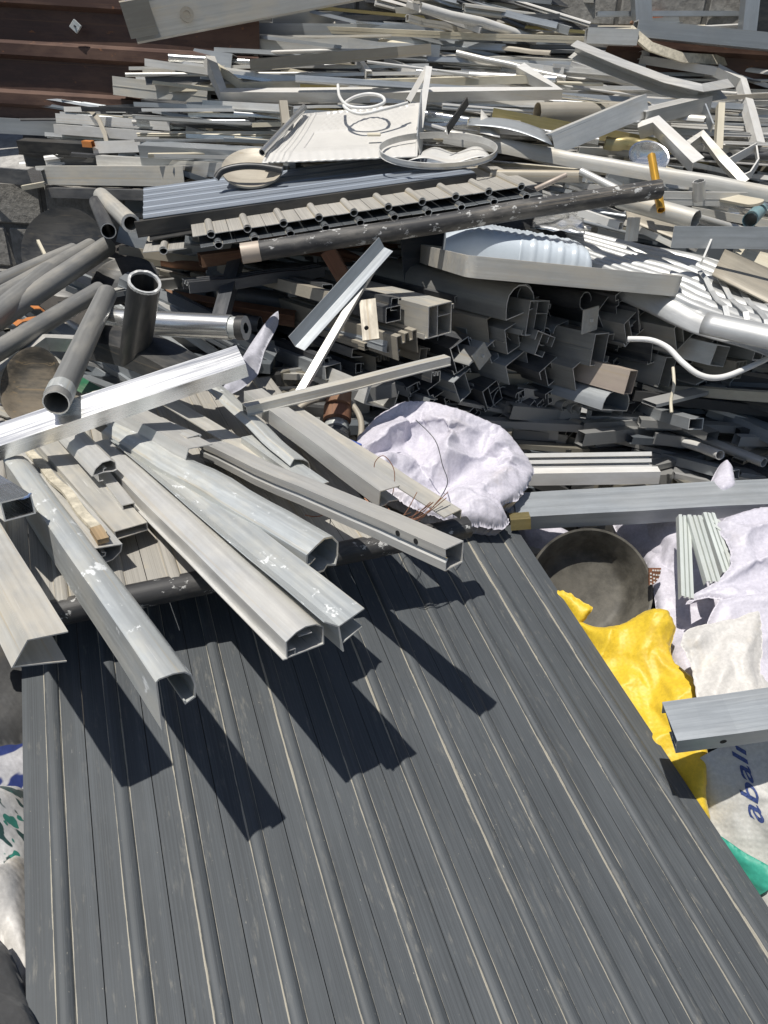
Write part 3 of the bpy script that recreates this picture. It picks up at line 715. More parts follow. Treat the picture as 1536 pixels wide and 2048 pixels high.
secR2 = [([(.045, .02), (-.045, .024), (-.045, -.02), (.0, -.02)], False, .0028), ([(.045, .02), (.045, -.02)], False, .0024), ([(-.044, .0), (-.02, .0), (-.02, -.019)], False, .002), ([(-.02, .0), (.043, .004)], False, .002), ([(.01, .003), (.01, .019)], False, .002)]
r2 = bar(secR2, 'slate', [(1338, 1454, 1.5), (1700, 1405, 1.46)], 'blue-grey flat-topped channel lying on the yellow sack', nseg=6, wob=.003, hint=UP + Vector((0, -.25, 0)))
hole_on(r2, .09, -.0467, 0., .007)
# lit window rails behind the basin
bar(('ridge', .055, .065), 'white', [(1000, 926, 2.42), (1297, 922, 2.4)], 'ribbed white rail end catching sun in front of the dark cavity', hint=Vector((0, -1, .5)))
bar(('chn', .04, .04), 'white', [(1040, 954, 2.36), (1316, 950, 2.34)], 'white channel directly below the ribbed white rail', hint=UP)
# ================================================================= rubber basin
def basin():
    view = (P(1181, 1160, 1) - CAM).normalized()
    z = (-view * math.cos(math.radians(6)) + CU * math.sin(math.radians(6))).normalized()
    M = frame(P(1181, 1178, 2.11), CR, z); r = .171; n = 64
    prof = [(0, -.105), (r * .62, -.105), (r * .74, -.095), (r * .82, -.07), (r * .97, -.008), (r, .0), (r + .006, .002), (r + .007, -.006), (r * .99, -.014), (r * .84, -.08), (r * .76, -.108), (r * .6, -.115), (0, -.115)]
    V, Fc = [], []
    for q, h in prof:
        for i in range(n):
            a = 2 * math.pi * i / n; k = 1 + .012 * math.sin(2 * a + .5)
            V.append((q * k * math.cos(a), q * k * math.sin(a), h))
    for k in range(len(prof) - 1):
        for i in range(n): a = k * n + i; b = k * n + (i + 1) % n; Fc.append((a, b, b + n, a + n))
    tag(mk('rubber_basin', V, Fc, 'rubber', M, smooth='auto'), 'round black rubber basin tipped towards the light beside the yellow sack', 'basin')
basin()
fan = empty('mosaic_tile', frame(P(1298, 1136, 2.06), CR, -_f), 'brown quarter-round tile with white dots behind the basin', 'tile')
V = [(0, 0, 0)] + [(.034 * math.cos(-a * math.pi / 16), .048 * math.sin(-a * math.pi / 16), 0) for a in range(9)]
V += [(x, y, -.006) for x, y, z in V]; Fc = [(0, i + 1, i) for i in range(1, 9)] + [(i + 10, i + 11, i + 1, i) for i in range(0, 9)] + [(10, 0, 9, 19)]
mk('tile_body', V, Fc, 'copper', None, fan)
for i in range(4):
    for j in range(2 + i):
        a = -(j + .5) / (2 + i) * math.pi / 2; rr_ = .35 + i * .19
        V2, F2 = cuboid(-.0022, .0022, -.0022, .0022, 0, .002); o = mk('dot', V2, F2, 'white', None, fan); o.location = (.034 * rr_ * math.cos(a), .048 * rr_ * math.sin(a), 0)

# ================================================================= sacks
def interp_outline(out, n, crv=.5):
    L = [0]; m = len(out)
    for i in range(m):
        a, b = out[i], out[(i + 1) % m]; L.append(L[-1] + math.hypot(a[0] - b[0], a[1] - b[1]))
    r = []
    for k in range(n):
        s = L[-1] * k / n
        i = max(j for j in range(m) if L[j] <= s); t = (s - L[i]) / max(L[i + 1] - L[i], 1e-6)
        p0, p1, p2, p3 = out[i - 1], out[i], out[(i + 1) % m], out[(i + 2) % m]
        q = []
        for c in range(3):
            lin = p1[c] + (p2[c] - p1[c]) * t
            cm = .5 * (2 * p1[c] + (p2[c] - p0[c]) * t + (2 * p0[c] - 5 * p1[c] + 4 * p2[c] - p3[c]) * t * t + (3 * p1[c] - p0[c] - 3 * p2[c] + p3[c]) * t ** 3)
            q.append((1 - crv) * lin + crv * cm)
        r.append(q)
    return r
from mathutils.geometry import delaunay_2d_cdt
def inside(p, poly):
    c = False; n = len(poly); j = n - 1
    for i in range(n):
        if (poly[i][1] > p[1]) != (poly[j][1] > p[1]) and p[0] < (poly[j][0] - poly[i][0]) * (p[1] - poly[i][1]) / (poly[j][1] - poly[i][1]) + poly[i][0]: c = not c
        j = i
    return c
def sack(name, out, mat, label, bulge=.1, backd=.12, slack=1.25, ang=.3, seed=1., step=.008, cat='sack', fray=0., slack2=1.06, frames=26, lump=.5, pull=.5, ini=.03, stiff=.35, crv=.5):
    """a limp sack: the upper cloth is longer than its pinned outline, so it buckles into folds"""
    rf = random.Random(int(seed * 10))
    per = sum((P(*out[i]) - P(*out[i - 1])).length for i in range(len(out)))
    nb = max(40, int(per / step)); ol = interp_outline(out, nb, crv)
    if fray: ol = [[q[0] + rf.uniform(-fray, fray), q[1] + rf.uniform(-fray, fray), q[2]] for q in ol]
    W3 = [P(*q) for q in ol]; cen = sum(W3, Vector()) / nb; nr_ = Vector()
    for i in range(nb): nr_ += (W3[i] - cen).cross(W3[(i + 1) % nb] - cen)
    nr_.normalize()
    if nr_.dot(CAM - cen) < 0: nr_ = -nr_
    M = frame(cen, CR, nr_); Mi = M.inverted(); O = [Mi @ w for w in W3]
    x0, x1 = min(q.x for q in O), max(q.x for q in O); y0, y1 = min(q.y for q in O), max(q.y for q in O)
    poly = [(q.x, q.y) for q in O]
    pts = [Vector((q.x, q.y)) for q in O]
    y = y0 + step * .5; row = 0
    while y < y1:
        x = x0 + step * (.5 if row % 2 else 0)
        while x < x1:
            q = (x + rf.uniform(-.2, .2) * step, y + rf.uniform(-.2, .2) * step)
            if inside(q, poly) and min((q[0] - w[0]) ** 2 + (q[1] - w[1]) ** 2 for w in poly) > (.6 * step) ** 2: pts.append(Vector(q))
            x += step
        y += step * .87; row += 1
    v2, e2, f2, ov, oe, of = delaunay_2d_cdt(pts, [(i, (i + 1) % nb) for i in range(nb)], [list(range(nb))], 1, 1e-5)
    tree = [(w[0], w[1]) for w in poly]; size = min(x1 - x0, y1 - y0) * .5
    V = []; pin = []; ca, sa = math.cos(ang), math.sin(ang)
    for k, q in enumerate(v2):
        bd = bool(len(ov[k]) and min(ov[k]) < nb)
        if bd: z = O[min(ov[k])].z; pin.append(k)
        else:
            ds = [(q.x - w[0]) ** 2 + (q.y - w[1]) ** 2 for w in tree]; dm = min(ds) ** .5
            sw = sz = 0
            for i in range(0, nb, 3): wv = 1 / (ds[i] + 1e-4) ** 1.5; sw += wv; sz += wv * O[i].z
            t = min(1, dm / size); dome = (1 - (1 - t) ** 2) ** .5
            z = sz / sw + bulge * dome * (1 + lump * noise.noise(Vector((q.x * 7, q.y * 7, seed)))) + ini * (.5 - abs(noise.noise(Vector(((q.x * ca + q.y * sa) * 3.5, (q.y * ca - q.x * sa) * 12, seed + 5))))) * min(1, t * 5) + .006 * noise.noise(Vector((q.x * 30, q.y * 30, seed))) * min(1, t * 4)
        V.append(Vector((q.x, q.y, z)))
    me = bpy.data.meshes.new('cloth'); me.from_pydata(V, [], f2); me.update()
    o = bpy.data.objects.new('cloth_tmp', me); C.link(o)
    vg = o.vertex_groups.new(name='pin'); vg.add(pin, 1., 'REPLACE')
    o.shape_key_add(name='Basis'); kb = o.shape_key_add(name='wide'); ca, sa = math.cos(ang), math.sin(ang)
    for i, v in enumerate(V):
        u = v.x * ca + v.y * sa; w = -v.x * sa + v.y * ca
        u *= slack2; w *= slack
        kb.data[i].co = (u * ca - w * sa, u * sa + w * ca, v.z)
    cl = o.modifiers.new('cloth', 'CLOTH'); st = cl.settings
    st.quality = 4; st.mass = .15; st.tension_stiffness = 12; st.compression_stiffness = 12; st.shear_stiffness = 4; st.bending_stiffness = stiff
    st.tension_damping = 8; st.compression_damping = 8; st.shear_damping = 8; st.bending_damping = .5; st.air_damping = 4
    st.vertex_group_mass = 'pin'; st.pin_stiffness = 1.; st.rest_shape_key = kb
    st.effector_weights.gravity = .15; cl.collision_settings.use_self_collision = False; cl.collision_settings.use_collision = False
    st.use_pressure = True; st.uniform_pressure_force = pull
    cl.point_cache.frame_start = 1; cl.point_cache.frame_end = frames
    for f in range(1, frames + 1): SC.frame_set(f)
    ev = o.evaluated_get(bpy.context.evaluated_depsgraph_get()); m2 = bpy.data.meshes.new_from_object(ev)
    NV = [v.co.copy() for v in m2.vertices]; Fc = [tuple(p.vertices) for p in m2.polygons]
    bpy.data.objects.remove(o); bpy.data.meshes.remove(me); bpy.data.meshes.remove(m2); SC.frame_set(1)
    # closed underside
    rim = {}
    for k in range(len(v2)):
        for i in ov[k]:
            if i < nb: rim[i] = k
    idx = [rim[i] for i in range(nb) if i in rim]; prev = idx
    for q in (.85, .5):
        ids = []
        for k in idx:
            p = NV[k]; NV.append(Vector((p.x * q, p.y * q, p.z * q - backd * (1 - q * q) ** .5))); ids.append(len(NV) - 1)
        for i in range(len(idx)): j = (i + 1) % len(idx); Fc.append((prev[j], prev[i], ids[i], ids[j]))
        prev = ids
    NV.append(Vector((0, 0, -backd))); Fc += [(prev[(i + 1) % len(prev)], prev[i], len(NV) - 1) for i in range(len(prev))]
    ob = mk(name, NV, Fc, mat, M, smooth=True)
    sd = ob.modifiers.new('smooth', 'SUBSURF'); sd.levels = sd.render_levels = 1
    return tag(ob, label, cat)
sack('woven_sack', [(700,905,2.2),(722,868,2.24),(760,832,2.28),(800,808,2.3),(850,803,2.3),(905,818,2.3),(960,840,2.3),(1010,864,2.3),(1048,910,2.28),(1068,942,2.25),(1055,972,2.2),(1035,1000,2.15),(1000,1015,2.12),(1020,1045,2.1),(1000,1060,2.08),(940,1052,2.05),(890,1040,2.02),(830,1020,2.0),(780,990,2.02),(735,965,2.08),(705,935,2.15)],
     'sackwhite', 'crumpled white woven sack slumped in the middle of the heap', bulge=.065, backd=.2, slack=1.7, ang=.5, seed=3.3, step=.0066, fray=2.2, slack2=1.2, ini=.11, frames=38, lump=.9, stiff=.04, pull=.1)
sack('woven_sack', [(1240,1050,2.38),(1300,1035,2.3),(1380,1012,2.2),(1480,1000,2.2),(1700,990,2.1),(1720,1200,1.95),(1700,1420,1.75),(1536,1430,1.75),(1400,1420,1.8),(1345,1330,1.88),(1318,1260,2.03),(1306,1180,2.12),(1280,1110,2.28)],
     'sackwhite', 'big white woven sack behind the basin with a torn opening full of rails', bulge=.06, backd=.25, slack=1.5, ang=-.3, seed=8.1, step=.0105, slack2=1.1, ini=.08, frames=34, stiff=.1, pull=.2)
for k, (a, b, w) in enumerate([((1366, 1035, 2.06), (1372, 1198, 1.9), .03), ((1386, 1035, 2.05), (1425, 1168, 1.9), .036), ((1415, 1030, 2.06), (1455, 1150, 1.93), .03), ((1428, 1075, 2.02), (1470, 1120, 1.96), .03), ((1405, 1035, 2.07), (1462, 1070, 2.0), .026)]):
    bar(('ridge', w, .02), 'pale', [a, b], 'pale ribbed rail sticking out of the torn white sack', group='rails in the torn white sack', hint=Vector((0, -.6, .8)))
sack('woven_sack', [(1432,1050,2.03),(1470,1028,2.04),(1540,1012,2.04),(1700,1000,2.0),(1710,1200,1.86),(1600,1225,1.84),(1500,1215,1.85),(1420,1195,1.88),(1370,1210,1.9),(1385,1190,1.9),(1430,1165,1.9),(1462,1130,1.92),(1455,1090,1.97)],
     'sackwhite', 'torn flap of white sack folded back over the ribbed rails', bulge=.025, backd=.05, slack=1.6, ang=.2, seed=5.7, step=.008, fray=1.6, ini=.06, frames=34, stiff=.08, pull=.2)
sack('woven_sack', [(1030,1045,2.4),(1110,1050,2.4),(1150,1075,2.38),(1120,1140,2.34),(1052,1120,2.34)], 'sackwhite', 'shaded white sack corner between the charcoal collector and the basin', bulge=.03, backd=.1, slack=1.25, ang=1., seed=2.2, step=.01)
sack('woven_sack', [(1225,1048,2.36),(1290,1040,2.32),(1345,1050,2.25),(1350,1100,2.2),(1315,1118,2.2),(1262,1105,2.3)], 'sackwhite', 'rumpled white sack mouth tucked under the wide channel behind the basin', bulge=.03, backd=.1, slack=1.3, ang=.2, seed=4.4, step=.009)
sack('woven_sack', [(1362,1290,1.72),(1368,1262,1.74),(1410,1248,1.74),(1465,1238,1.74),(1520,1220,1.74),(1526,1290,1.7),(1520,1345,1.67),(1545,1375,1.66),(1640,1390,1.62),(1640,1470,1.58),(1500,1470,1.6),(1420,1440,1.62),(1392,1390,1.65),(1382,1330,1.69)],
     'sackcream', 'off-white woven sack flap with yellowed edge above the blue-grey channel', bulge=.012, backd=.04, slack=1.3, pull=.0, stiff=.08, ang=.9, seed=6.6, ini=.04, crv=0, step=.009, fray=1.6)
sack('woven_sack', [(1440,1200,1.86),(1700,1180,1.84),(1720,1450,1.66),(1480,1440,1.72),(1400,1330,1.8)], 'sackwhite', 'plain white sack filling the gap right of the off-white flap', bulge=.04, backd=.1, slack=1.2, ang=.3, seed=9.4, step=.011)
sack('woven_sack', [(1130,1255,2.02),(1160,1246,1.99),(1200,1258,1.95),(1245,1248,1.92),(1295,1220,1.9),(1335,1222,1.88),(1352,1258,1.86),(1340,1295,1.85),(1348,1325,1.82),(1385,1360,1.79),(1400,1400,1.75),(1408,1460,1.71),(1416,1520,1.67),(1412,1590,1.64),(1420,1650,1.62),(1370,1650,1.64),(1290,1540,1.72),(1190,1380,1.86)],
     'sackyellow', 'bright yellow woven sack bulging out beside the charcoal collector', bulge=.045, backd=.14, slack=1.5, ang=1.0, seed=1.7, step=.0075, fray=1., ini=.06, frames=34, stiff=.06, pull=.2)
sack('woven_sack', [(1095,1195,2.03),(1118,1180,2.01),(1145,1190,1.99),(1184,1216,1.965),(1170,1240,1.97),(1150,1262,1.98),(1120,1260,2.02)], 'sackyellow', 'frayed yellow sack corner hanging over the basin rim', bulge=.012, backd=.03, slack=1.1, ang=.6, seed=2.7, step=.007, fray=2.)
ps = sack('woven_sack', [(1350,1560,1.7),(1405,1512,1.64),(1470,1480,1.62),(1540,1440,1.6),(1680,1430,1.54),(1720,1650,1.44),(1690,1860,1.44),(1540,1860,1.53),(1460,1800,1.58),(1390,1720,1.63),(1355,1650,1.66)],
     'sackprint', 'off-white sack with dark blue lettering beside the charcoal collector', bulge=.03, backd=.12, slack=1.16, ang=1.2, seed=7.7, step=.009, slack2=1.03, pull=.1, stiff=.1, ini=.015)
sack('woven_sack', [(1428,1666,1.56),(1488,1704,1.52),(1546,1738,1.48),(1538,1778,1.475),(1508,1792,1.5),(1450,1752,1.54)], 'sackgreen', 'green woven sack edge below the lettered sack', bulge=.004, backd=.02, slack=1.08, ang=.3, seed=3.9, step=.008, pull=0, ini=.008)
sack('woven_sack', [(1400,1780,1.66),(1470,1770,1.6),(1550,1762,1.5),(1700,1770,1.42),(1700,2060,1.3),(1540,2060,1.4),(1430,1880,1.56)], 'sackprint', 'pale grey sack under the lower corner of the charcoal collector', bulge=.02, backd=.1, slack=1.2, ang=.3, pull=.1, seed=4.9, step=.012)
# left side
sack('woven_sack', [(-200,1290,1.5),(40,1270,1.62),(90,1350,1.58),(80,1480,1.5),(-40,1500,1.4),(-220,1460,1.3)], 'sackgrey', 'dark grey sack shaded under the wide open channel', bulge=.05, backd=.12, slack=1.2, ang=.3, seed=1.2, step=.014)  # shade under the channel put into the dark cloth colour
sack('woven_sack', [(-200,1470,1.38),(40,1460,1.52),(90,1540,1.46),(70,1640,1.4),(-60,1660,1.3),(-220,1620,1.2)], 'sackblue', 'white sack with dark blue print left of the charcoal collector', bulge=.05, backd=.12, slack=1.25, ang=.9, seed=2.2, step=.012)
sack('woven_sack', [(-200,1640,1.24),(50,1590,1.42),(90,1680,1.37),(70,1780,1.3),(-60,1790,1.22),(-220,1780,1.12)], 'sackforest', 'white sack with dark green print left of the charcoal collector', bulge=.05, backd=.12, slack=1.25, ang=.4, seed=3.2, step=.012)
sack('woven_sack', [(-200,1790,1.12),(-20,1760,1.24),(50,1700,1.34),(90,1800,1.28),(80,1960,1.18),(60,2010,1.14),(0,1890,1.18),(-100,1900,1.1)], 'sackcream', 'plain off-white sack low on the left of the charcoal collector', bulge=.05, backd=.12, slack=1.2, ang=.8, seed=4.2, step=.012)
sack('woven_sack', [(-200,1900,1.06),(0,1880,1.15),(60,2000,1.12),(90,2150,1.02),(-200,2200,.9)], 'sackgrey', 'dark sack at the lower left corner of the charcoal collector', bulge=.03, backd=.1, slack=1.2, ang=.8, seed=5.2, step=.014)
# lettering on the printed sack, laid onto its surface
def print_text(sk, body, a, b, hgt, mat):
    cu = bpy.data.curves.new('lettering', 'FONT'); cu.body = body; cu.shear = .35; cu.size = 1; cu.offset = .012; cu.resolution_u = 4
    t = bpy.data.objects.new('tmp', cu); C.link(t); bpy.context.view_layer.update()
    me = bpy.data.meshes.new_from_object(t.evaluated_get(bpy.context.evaluated_depsgraph_get()))
    bpy.data.objects.remove(t)
    bm = bmesh.new(); bm.from_mesh(me); bmesh.ops.triangulate(bm, faces=bm.faces[:])
    bmesh.ops.subdivide_edges(bm, edges=[e for e in bm.edges if e.calc_length() > .15], cuts=2)
    bmesh.ops.triangulate(bm, faces=bm.faces[:])
    x1 = max(v.co.x for v in bm.verts)
    M = sk.matrix_world; Mi = M.inverted()
    tree = BVHTree.FromPolygons([v.co for v in sk.data.vertices], [p.vertices for p in sk.data.polygons])
    A, B = Mi @ P(*a), Mi @ P(*b); ex = (B - A); ex.z = 0; sc = ex.length / x1; ex.normalize(); ey = Vector((-ex.y, ex.x, 0))
    for v in bm.verts:
        q = A + ex * v.co.x * sc + ey * v.co.y * hgt; q.z = .5
        h = tree.ray_cast(q, Vector((0, 0, -1)))
        v.co = (h[0] + Vector((0, 0, .0016))) if h[0] else Vector((q.x, q.y, .03))
    bm.to_mesh(me); bm.free(); me.materials.clear(); me.materials.append(MATS[mat])
    o = bpy.data.objects.new('lettering', me); C.link(o); o.parent = sk; tag(o, 'dark blue slanted lettering'); return o
print_text(ps, 'abalı', (1540, 1654, 1.53), (1504, 1490, 1.57), .036, 'ink')
# ================================================================= bundle of cut window profiles, ends facing out
BZ = 'in the cut bundle under the tray'
rb = random.Random(21)
def bundle_depth(y): return 2.44 + (y - 580) * .00085
BAX = (P(600, 585, 3.3) - P(1010, 700, 2.45)).normalized()
def bend(x, y, kind, w, h, mat='graph', roll=0., ln=1.15, dd=0., label=None, ax=None, rag=.0015, **k):
    """w, h in photo pixels of the cut end"""
    d = bundle_depth(y) + dd; e = P(x, y, d); s = d / F
    a = (ax or BAX) + Vector((rb.uniform(-.05, .05), rb.uniform(-.05, .05), rb.uniform(-.035, .035)))
    return bar((kind, w * s, h * s, k.pop('t', .0032)), mat, [e + a.normalized() * ln, e], label, group=None, roll=roll, rag=rag, zone=BZ, **k)
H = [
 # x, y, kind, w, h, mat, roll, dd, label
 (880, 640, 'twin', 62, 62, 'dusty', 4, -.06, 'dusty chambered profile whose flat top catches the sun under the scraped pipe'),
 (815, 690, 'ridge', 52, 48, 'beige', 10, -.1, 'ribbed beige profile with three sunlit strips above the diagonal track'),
 (1040, 600, 'half', 80, 58, 'alushade', 12, -.03, 'big rounded aluminium profile with crushed end directly under the tray'),
 (1075, 636, 'twin', 62, 66, 'alushade', -6, 0, 'square chambered profile with bowed walls left of a drilled bracket'),
 (1030, 672, 'win', 56, 52, 'alushade', 18, 0, 'rough-cut profile with torn lip beside the drilled plates'),
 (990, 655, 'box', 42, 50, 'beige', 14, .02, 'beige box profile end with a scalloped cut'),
 (1085, 690, 'claw', 56, 44, 'alushade', -20, -.02, 'clip-sided aluminium profile with hooked end'),
 (1205, 698, 'win', 66, 62, 'alushade', -4, -.03, 'large grooved window profile with a hooked flange at mid bundle'),
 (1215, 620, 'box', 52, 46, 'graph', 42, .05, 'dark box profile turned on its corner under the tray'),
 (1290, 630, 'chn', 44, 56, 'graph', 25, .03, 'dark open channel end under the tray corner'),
 (1265, 655, 'twin', 46, 50, 'alushade', 30, .0, 'torn chambered profile with curled inner webs'),
 (1370, 660, 'twin', 66, 54, 'alushade', 28, -.02, 'tilted profile with a slotted end plate near the rolled sheet edge'),
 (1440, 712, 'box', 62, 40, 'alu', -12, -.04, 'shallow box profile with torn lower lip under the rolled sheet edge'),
 (950, 715, 'flat', 44, 38, 'alushade', 40, -.06, None),
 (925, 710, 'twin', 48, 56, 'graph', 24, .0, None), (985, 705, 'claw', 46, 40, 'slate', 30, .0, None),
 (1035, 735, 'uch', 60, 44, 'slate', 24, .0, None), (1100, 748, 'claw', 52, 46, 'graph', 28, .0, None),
 (1165, 745, 'box', 52, 52, 'alushade', 24, -.03, 'grey block-like profile with a stamped end plate'),
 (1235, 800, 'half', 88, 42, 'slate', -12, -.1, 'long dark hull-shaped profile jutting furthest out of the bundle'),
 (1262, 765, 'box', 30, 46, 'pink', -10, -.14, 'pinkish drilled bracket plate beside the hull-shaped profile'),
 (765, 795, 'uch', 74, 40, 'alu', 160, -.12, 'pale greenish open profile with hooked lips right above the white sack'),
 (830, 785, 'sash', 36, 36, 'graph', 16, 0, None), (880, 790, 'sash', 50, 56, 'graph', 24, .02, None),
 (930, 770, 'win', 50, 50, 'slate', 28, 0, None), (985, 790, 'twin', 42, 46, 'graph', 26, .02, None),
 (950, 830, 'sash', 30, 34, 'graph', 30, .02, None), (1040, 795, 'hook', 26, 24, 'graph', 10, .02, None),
 (1030, 825, 'claw', 26, 30, 'alushade', 5, .02, None), (1065, 820, 'hook', 28, 28, 'graph', 40, .02, None),
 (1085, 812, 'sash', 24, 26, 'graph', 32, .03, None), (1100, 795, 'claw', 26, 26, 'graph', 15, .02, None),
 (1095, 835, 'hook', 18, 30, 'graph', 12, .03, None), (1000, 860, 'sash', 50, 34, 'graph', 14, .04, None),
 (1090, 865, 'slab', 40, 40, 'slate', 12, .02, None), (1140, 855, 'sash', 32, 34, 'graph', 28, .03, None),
 (1130, 812, 'tube', 20, 20, 'alushade', 0, .03, None), (1148, 818, 'tube', 18, 18, 'alushade', 0, .03, None), (1165, 818, 'tube', 20, 20, 'alushade', 0, .03, None),
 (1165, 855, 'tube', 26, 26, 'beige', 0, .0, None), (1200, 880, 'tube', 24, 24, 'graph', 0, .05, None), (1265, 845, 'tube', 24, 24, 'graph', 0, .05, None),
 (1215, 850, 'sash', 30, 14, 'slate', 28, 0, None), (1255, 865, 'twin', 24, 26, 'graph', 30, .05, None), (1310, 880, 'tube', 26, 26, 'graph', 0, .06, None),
 (1335, 745, 'uch', 40, 60, 'alushade', -8, .0, 'long dusty channel lying just under the white cable'), (1320, 700, 'twin', 56, 40, 'graph', 8, .03, None),
 (1410, 760, 'flat', 60, 40, 'alushade', 10, .02, None), (1480, 740, 'claw', 50, 34, 'beige', -6, .0, None), (1520, 700, 'box', 44, 40, 'alushade', -8, .03, None),
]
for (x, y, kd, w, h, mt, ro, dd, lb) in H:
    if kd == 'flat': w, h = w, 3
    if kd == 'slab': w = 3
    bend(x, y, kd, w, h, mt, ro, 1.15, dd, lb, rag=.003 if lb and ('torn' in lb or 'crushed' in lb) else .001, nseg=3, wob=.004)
# row upon row behind and below, filling the stack
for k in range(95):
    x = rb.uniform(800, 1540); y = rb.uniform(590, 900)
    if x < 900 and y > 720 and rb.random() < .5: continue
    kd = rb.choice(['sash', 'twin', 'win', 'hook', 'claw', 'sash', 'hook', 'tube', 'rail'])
    w = rb.uniform(24, 52); bend(x, y, kd, w, w * rb.uniform(.7, 1.1), rb.choice(['graph', 'slate', 'alushade', 'graph', 'graph']), rb.uniform(-10, 40), 1.1, rb.uniform(.03, .16))  # mostly dark tones, putting the bundle's shade into the colours
# flanks of the bundle running back to the left
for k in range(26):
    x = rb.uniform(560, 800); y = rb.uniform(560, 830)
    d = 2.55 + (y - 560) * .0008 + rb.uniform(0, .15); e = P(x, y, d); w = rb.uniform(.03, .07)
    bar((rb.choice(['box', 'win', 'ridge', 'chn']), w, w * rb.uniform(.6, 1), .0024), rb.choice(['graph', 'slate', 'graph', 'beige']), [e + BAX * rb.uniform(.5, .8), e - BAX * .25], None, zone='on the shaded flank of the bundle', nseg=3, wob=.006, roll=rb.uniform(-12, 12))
# plates with bolts
for (x, y, s, ro, lb) in ((963, 712, .034, 38, 'small square plate with a bolt stub among the cut profiles'), (1180, 640, .04, 5, 'small drilled end plate beside the square chambered profile')):
    V, Fc = chamfer(-.003, .003, -s, s, -s, s, .001); d = bundle_depth(y) - .05
    M = frame(P(x, y, d), -BAX, UP) @ Matrix.Rotation(math.radians(ro), 4, 'X')
    o = tag(mk('end_plate', V, Fc, 'dusty', M), lb, 'plate')
    V, Fc = chamfer(.002, .012, -.005, .005, -.005, .005, .001); mk('bolt', V, Fc, 'alu', None, o)
# right-hand shaded bars running down to the right
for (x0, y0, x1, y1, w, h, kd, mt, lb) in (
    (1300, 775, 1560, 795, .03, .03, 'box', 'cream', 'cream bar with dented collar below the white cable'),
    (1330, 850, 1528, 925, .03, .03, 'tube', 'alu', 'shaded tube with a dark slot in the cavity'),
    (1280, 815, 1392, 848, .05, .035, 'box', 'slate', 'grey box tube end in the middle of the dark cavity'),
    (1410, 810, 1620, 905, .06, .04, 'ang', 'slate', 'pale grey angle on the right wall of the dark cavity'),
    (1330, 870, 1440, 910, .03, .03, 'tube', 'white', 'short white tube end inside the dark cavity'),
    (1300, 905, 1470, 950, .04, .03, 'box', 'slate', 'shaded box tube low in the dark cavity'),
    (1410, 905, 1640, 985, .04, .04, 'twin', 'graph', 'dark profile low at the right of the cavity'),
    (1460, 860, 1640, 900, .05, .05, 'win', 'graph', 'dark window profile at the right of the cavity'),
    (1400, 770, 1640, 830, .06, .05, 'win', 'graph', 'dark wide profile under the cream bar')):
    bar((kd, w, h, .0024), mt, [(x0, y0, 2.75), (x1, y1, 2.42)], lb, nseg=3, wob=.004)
rod('cable', [(1255, 678, 2.28), (1300, 680, 2.26), (1335, 695, 2.22), (1365, 725, 2.18), (1400, 750, 2.16), (1440, 755, 2.16), (1490, 738, 2.18), (1560, 705, 2.2)], .0085, 'whitecable', 'thick white cable drooping in front of the cut bundle', 'cable')
rod('cord', [(1346, 735, 2.3), (1348, 770, 2.28), (1342, 800, 2.28), (1343, 825, 2.27)], .005, 'cream', 'knotted cream cord hanging from the cream bar', 'cord')
sack('woven_sack', [(1418,975,2.2),(1430,945,2.24),(1445,925,2.26),(1462,945,2.24),(1470,985,2.18),(1440,995,2.16)], 'sackwhite', 'tied white sack neck rising behind the wide channel', bulge=.025, backd=.04, slack=1.2, ang=1.4, seed=2.9, step=.008)
sack('plastic_film', [(430,800,2.2),(470,740,2.32),(500,690,2.45),(535,640,2.52),(556,622,2.55),(556,650,2.52),(530,700,2.45),(515,750,2.36),(480,780,2.28)], 'film', 'cloudy plastic film draped under the grey folded strut', bulge=.01, backd=.03, slack=1.2, ang=1., seed=6.1, step=.01, cat='film')

# ================================================================= tray with white liner
def tray():
    A, B, Cc = P(938, 514, 2.2), P(1370, 556, 2.36), P(785, 486, 2.72)
    ex = (B - A); w = ex.length; ex.normalize(); ey = Cc - A; ey = ey - ex * ey.dot(ex); dpt = ey.length; ey.normalize(); n = ex.cross(ey)
    if n.z < 0: n = -n
    M = Matrix((ex, ey, n)).transposed().to_4x4(); M.translation = A
    r = .035; pts = []
    for cx, cy, a0 in ((w - r, r, -90), (w - r, dpt - r, 0), (r, dpt - r, 90), (r, r, 180)):
        for k in range(6):
            a = math.radians(a0 + k * 18); pts.append((cx + r * math.cos(a), cy + r * math.sin(a)))
    V, Fc = [], []; m = len(pts); h = .055
    cx, cy = w / 2, dpt / 2
    lv = [(1.012, 0), (1.012, .004), (1., .0045), (.992, -h), (.99, -h - .003), (1.004, -h - .003), (1.012, 0)]
    for s, z in lv[:-1]:
        for p in pts: V.append((cx + (p[0] - cx) * s, cy + (p[1] - cy) * s, z + .002 * noise.noise(Vector((p[0] * 9, p[1] * 9, z * 20)))))
    k = len(lv) - 1
    # outer: 0 -> 5 ; inner: 2 -> 3 ; floor
    def band(a, b):
        for i in range(m): j = (i + 1) % m; Fc.append((a * m + i, a * m + j, b * m + j, b * m + i))
    band(0, 1); band(1, 2); band(2, 3); band(5, 0)
    Fc.append(tuple(range(3 * m, 4 * m))); Fc.append(tuple(range(6 * m - 1, 5 * m - 1, -1)))
    return tag(mk('metal_tray', V, Fc, 'dusty', M, smooth='auto'), 'shallow grey metal tray with scraped rim above the cut bundle', 'tray'), ex, ey, n, A
tr, tex, tey, tn, tA = tray()
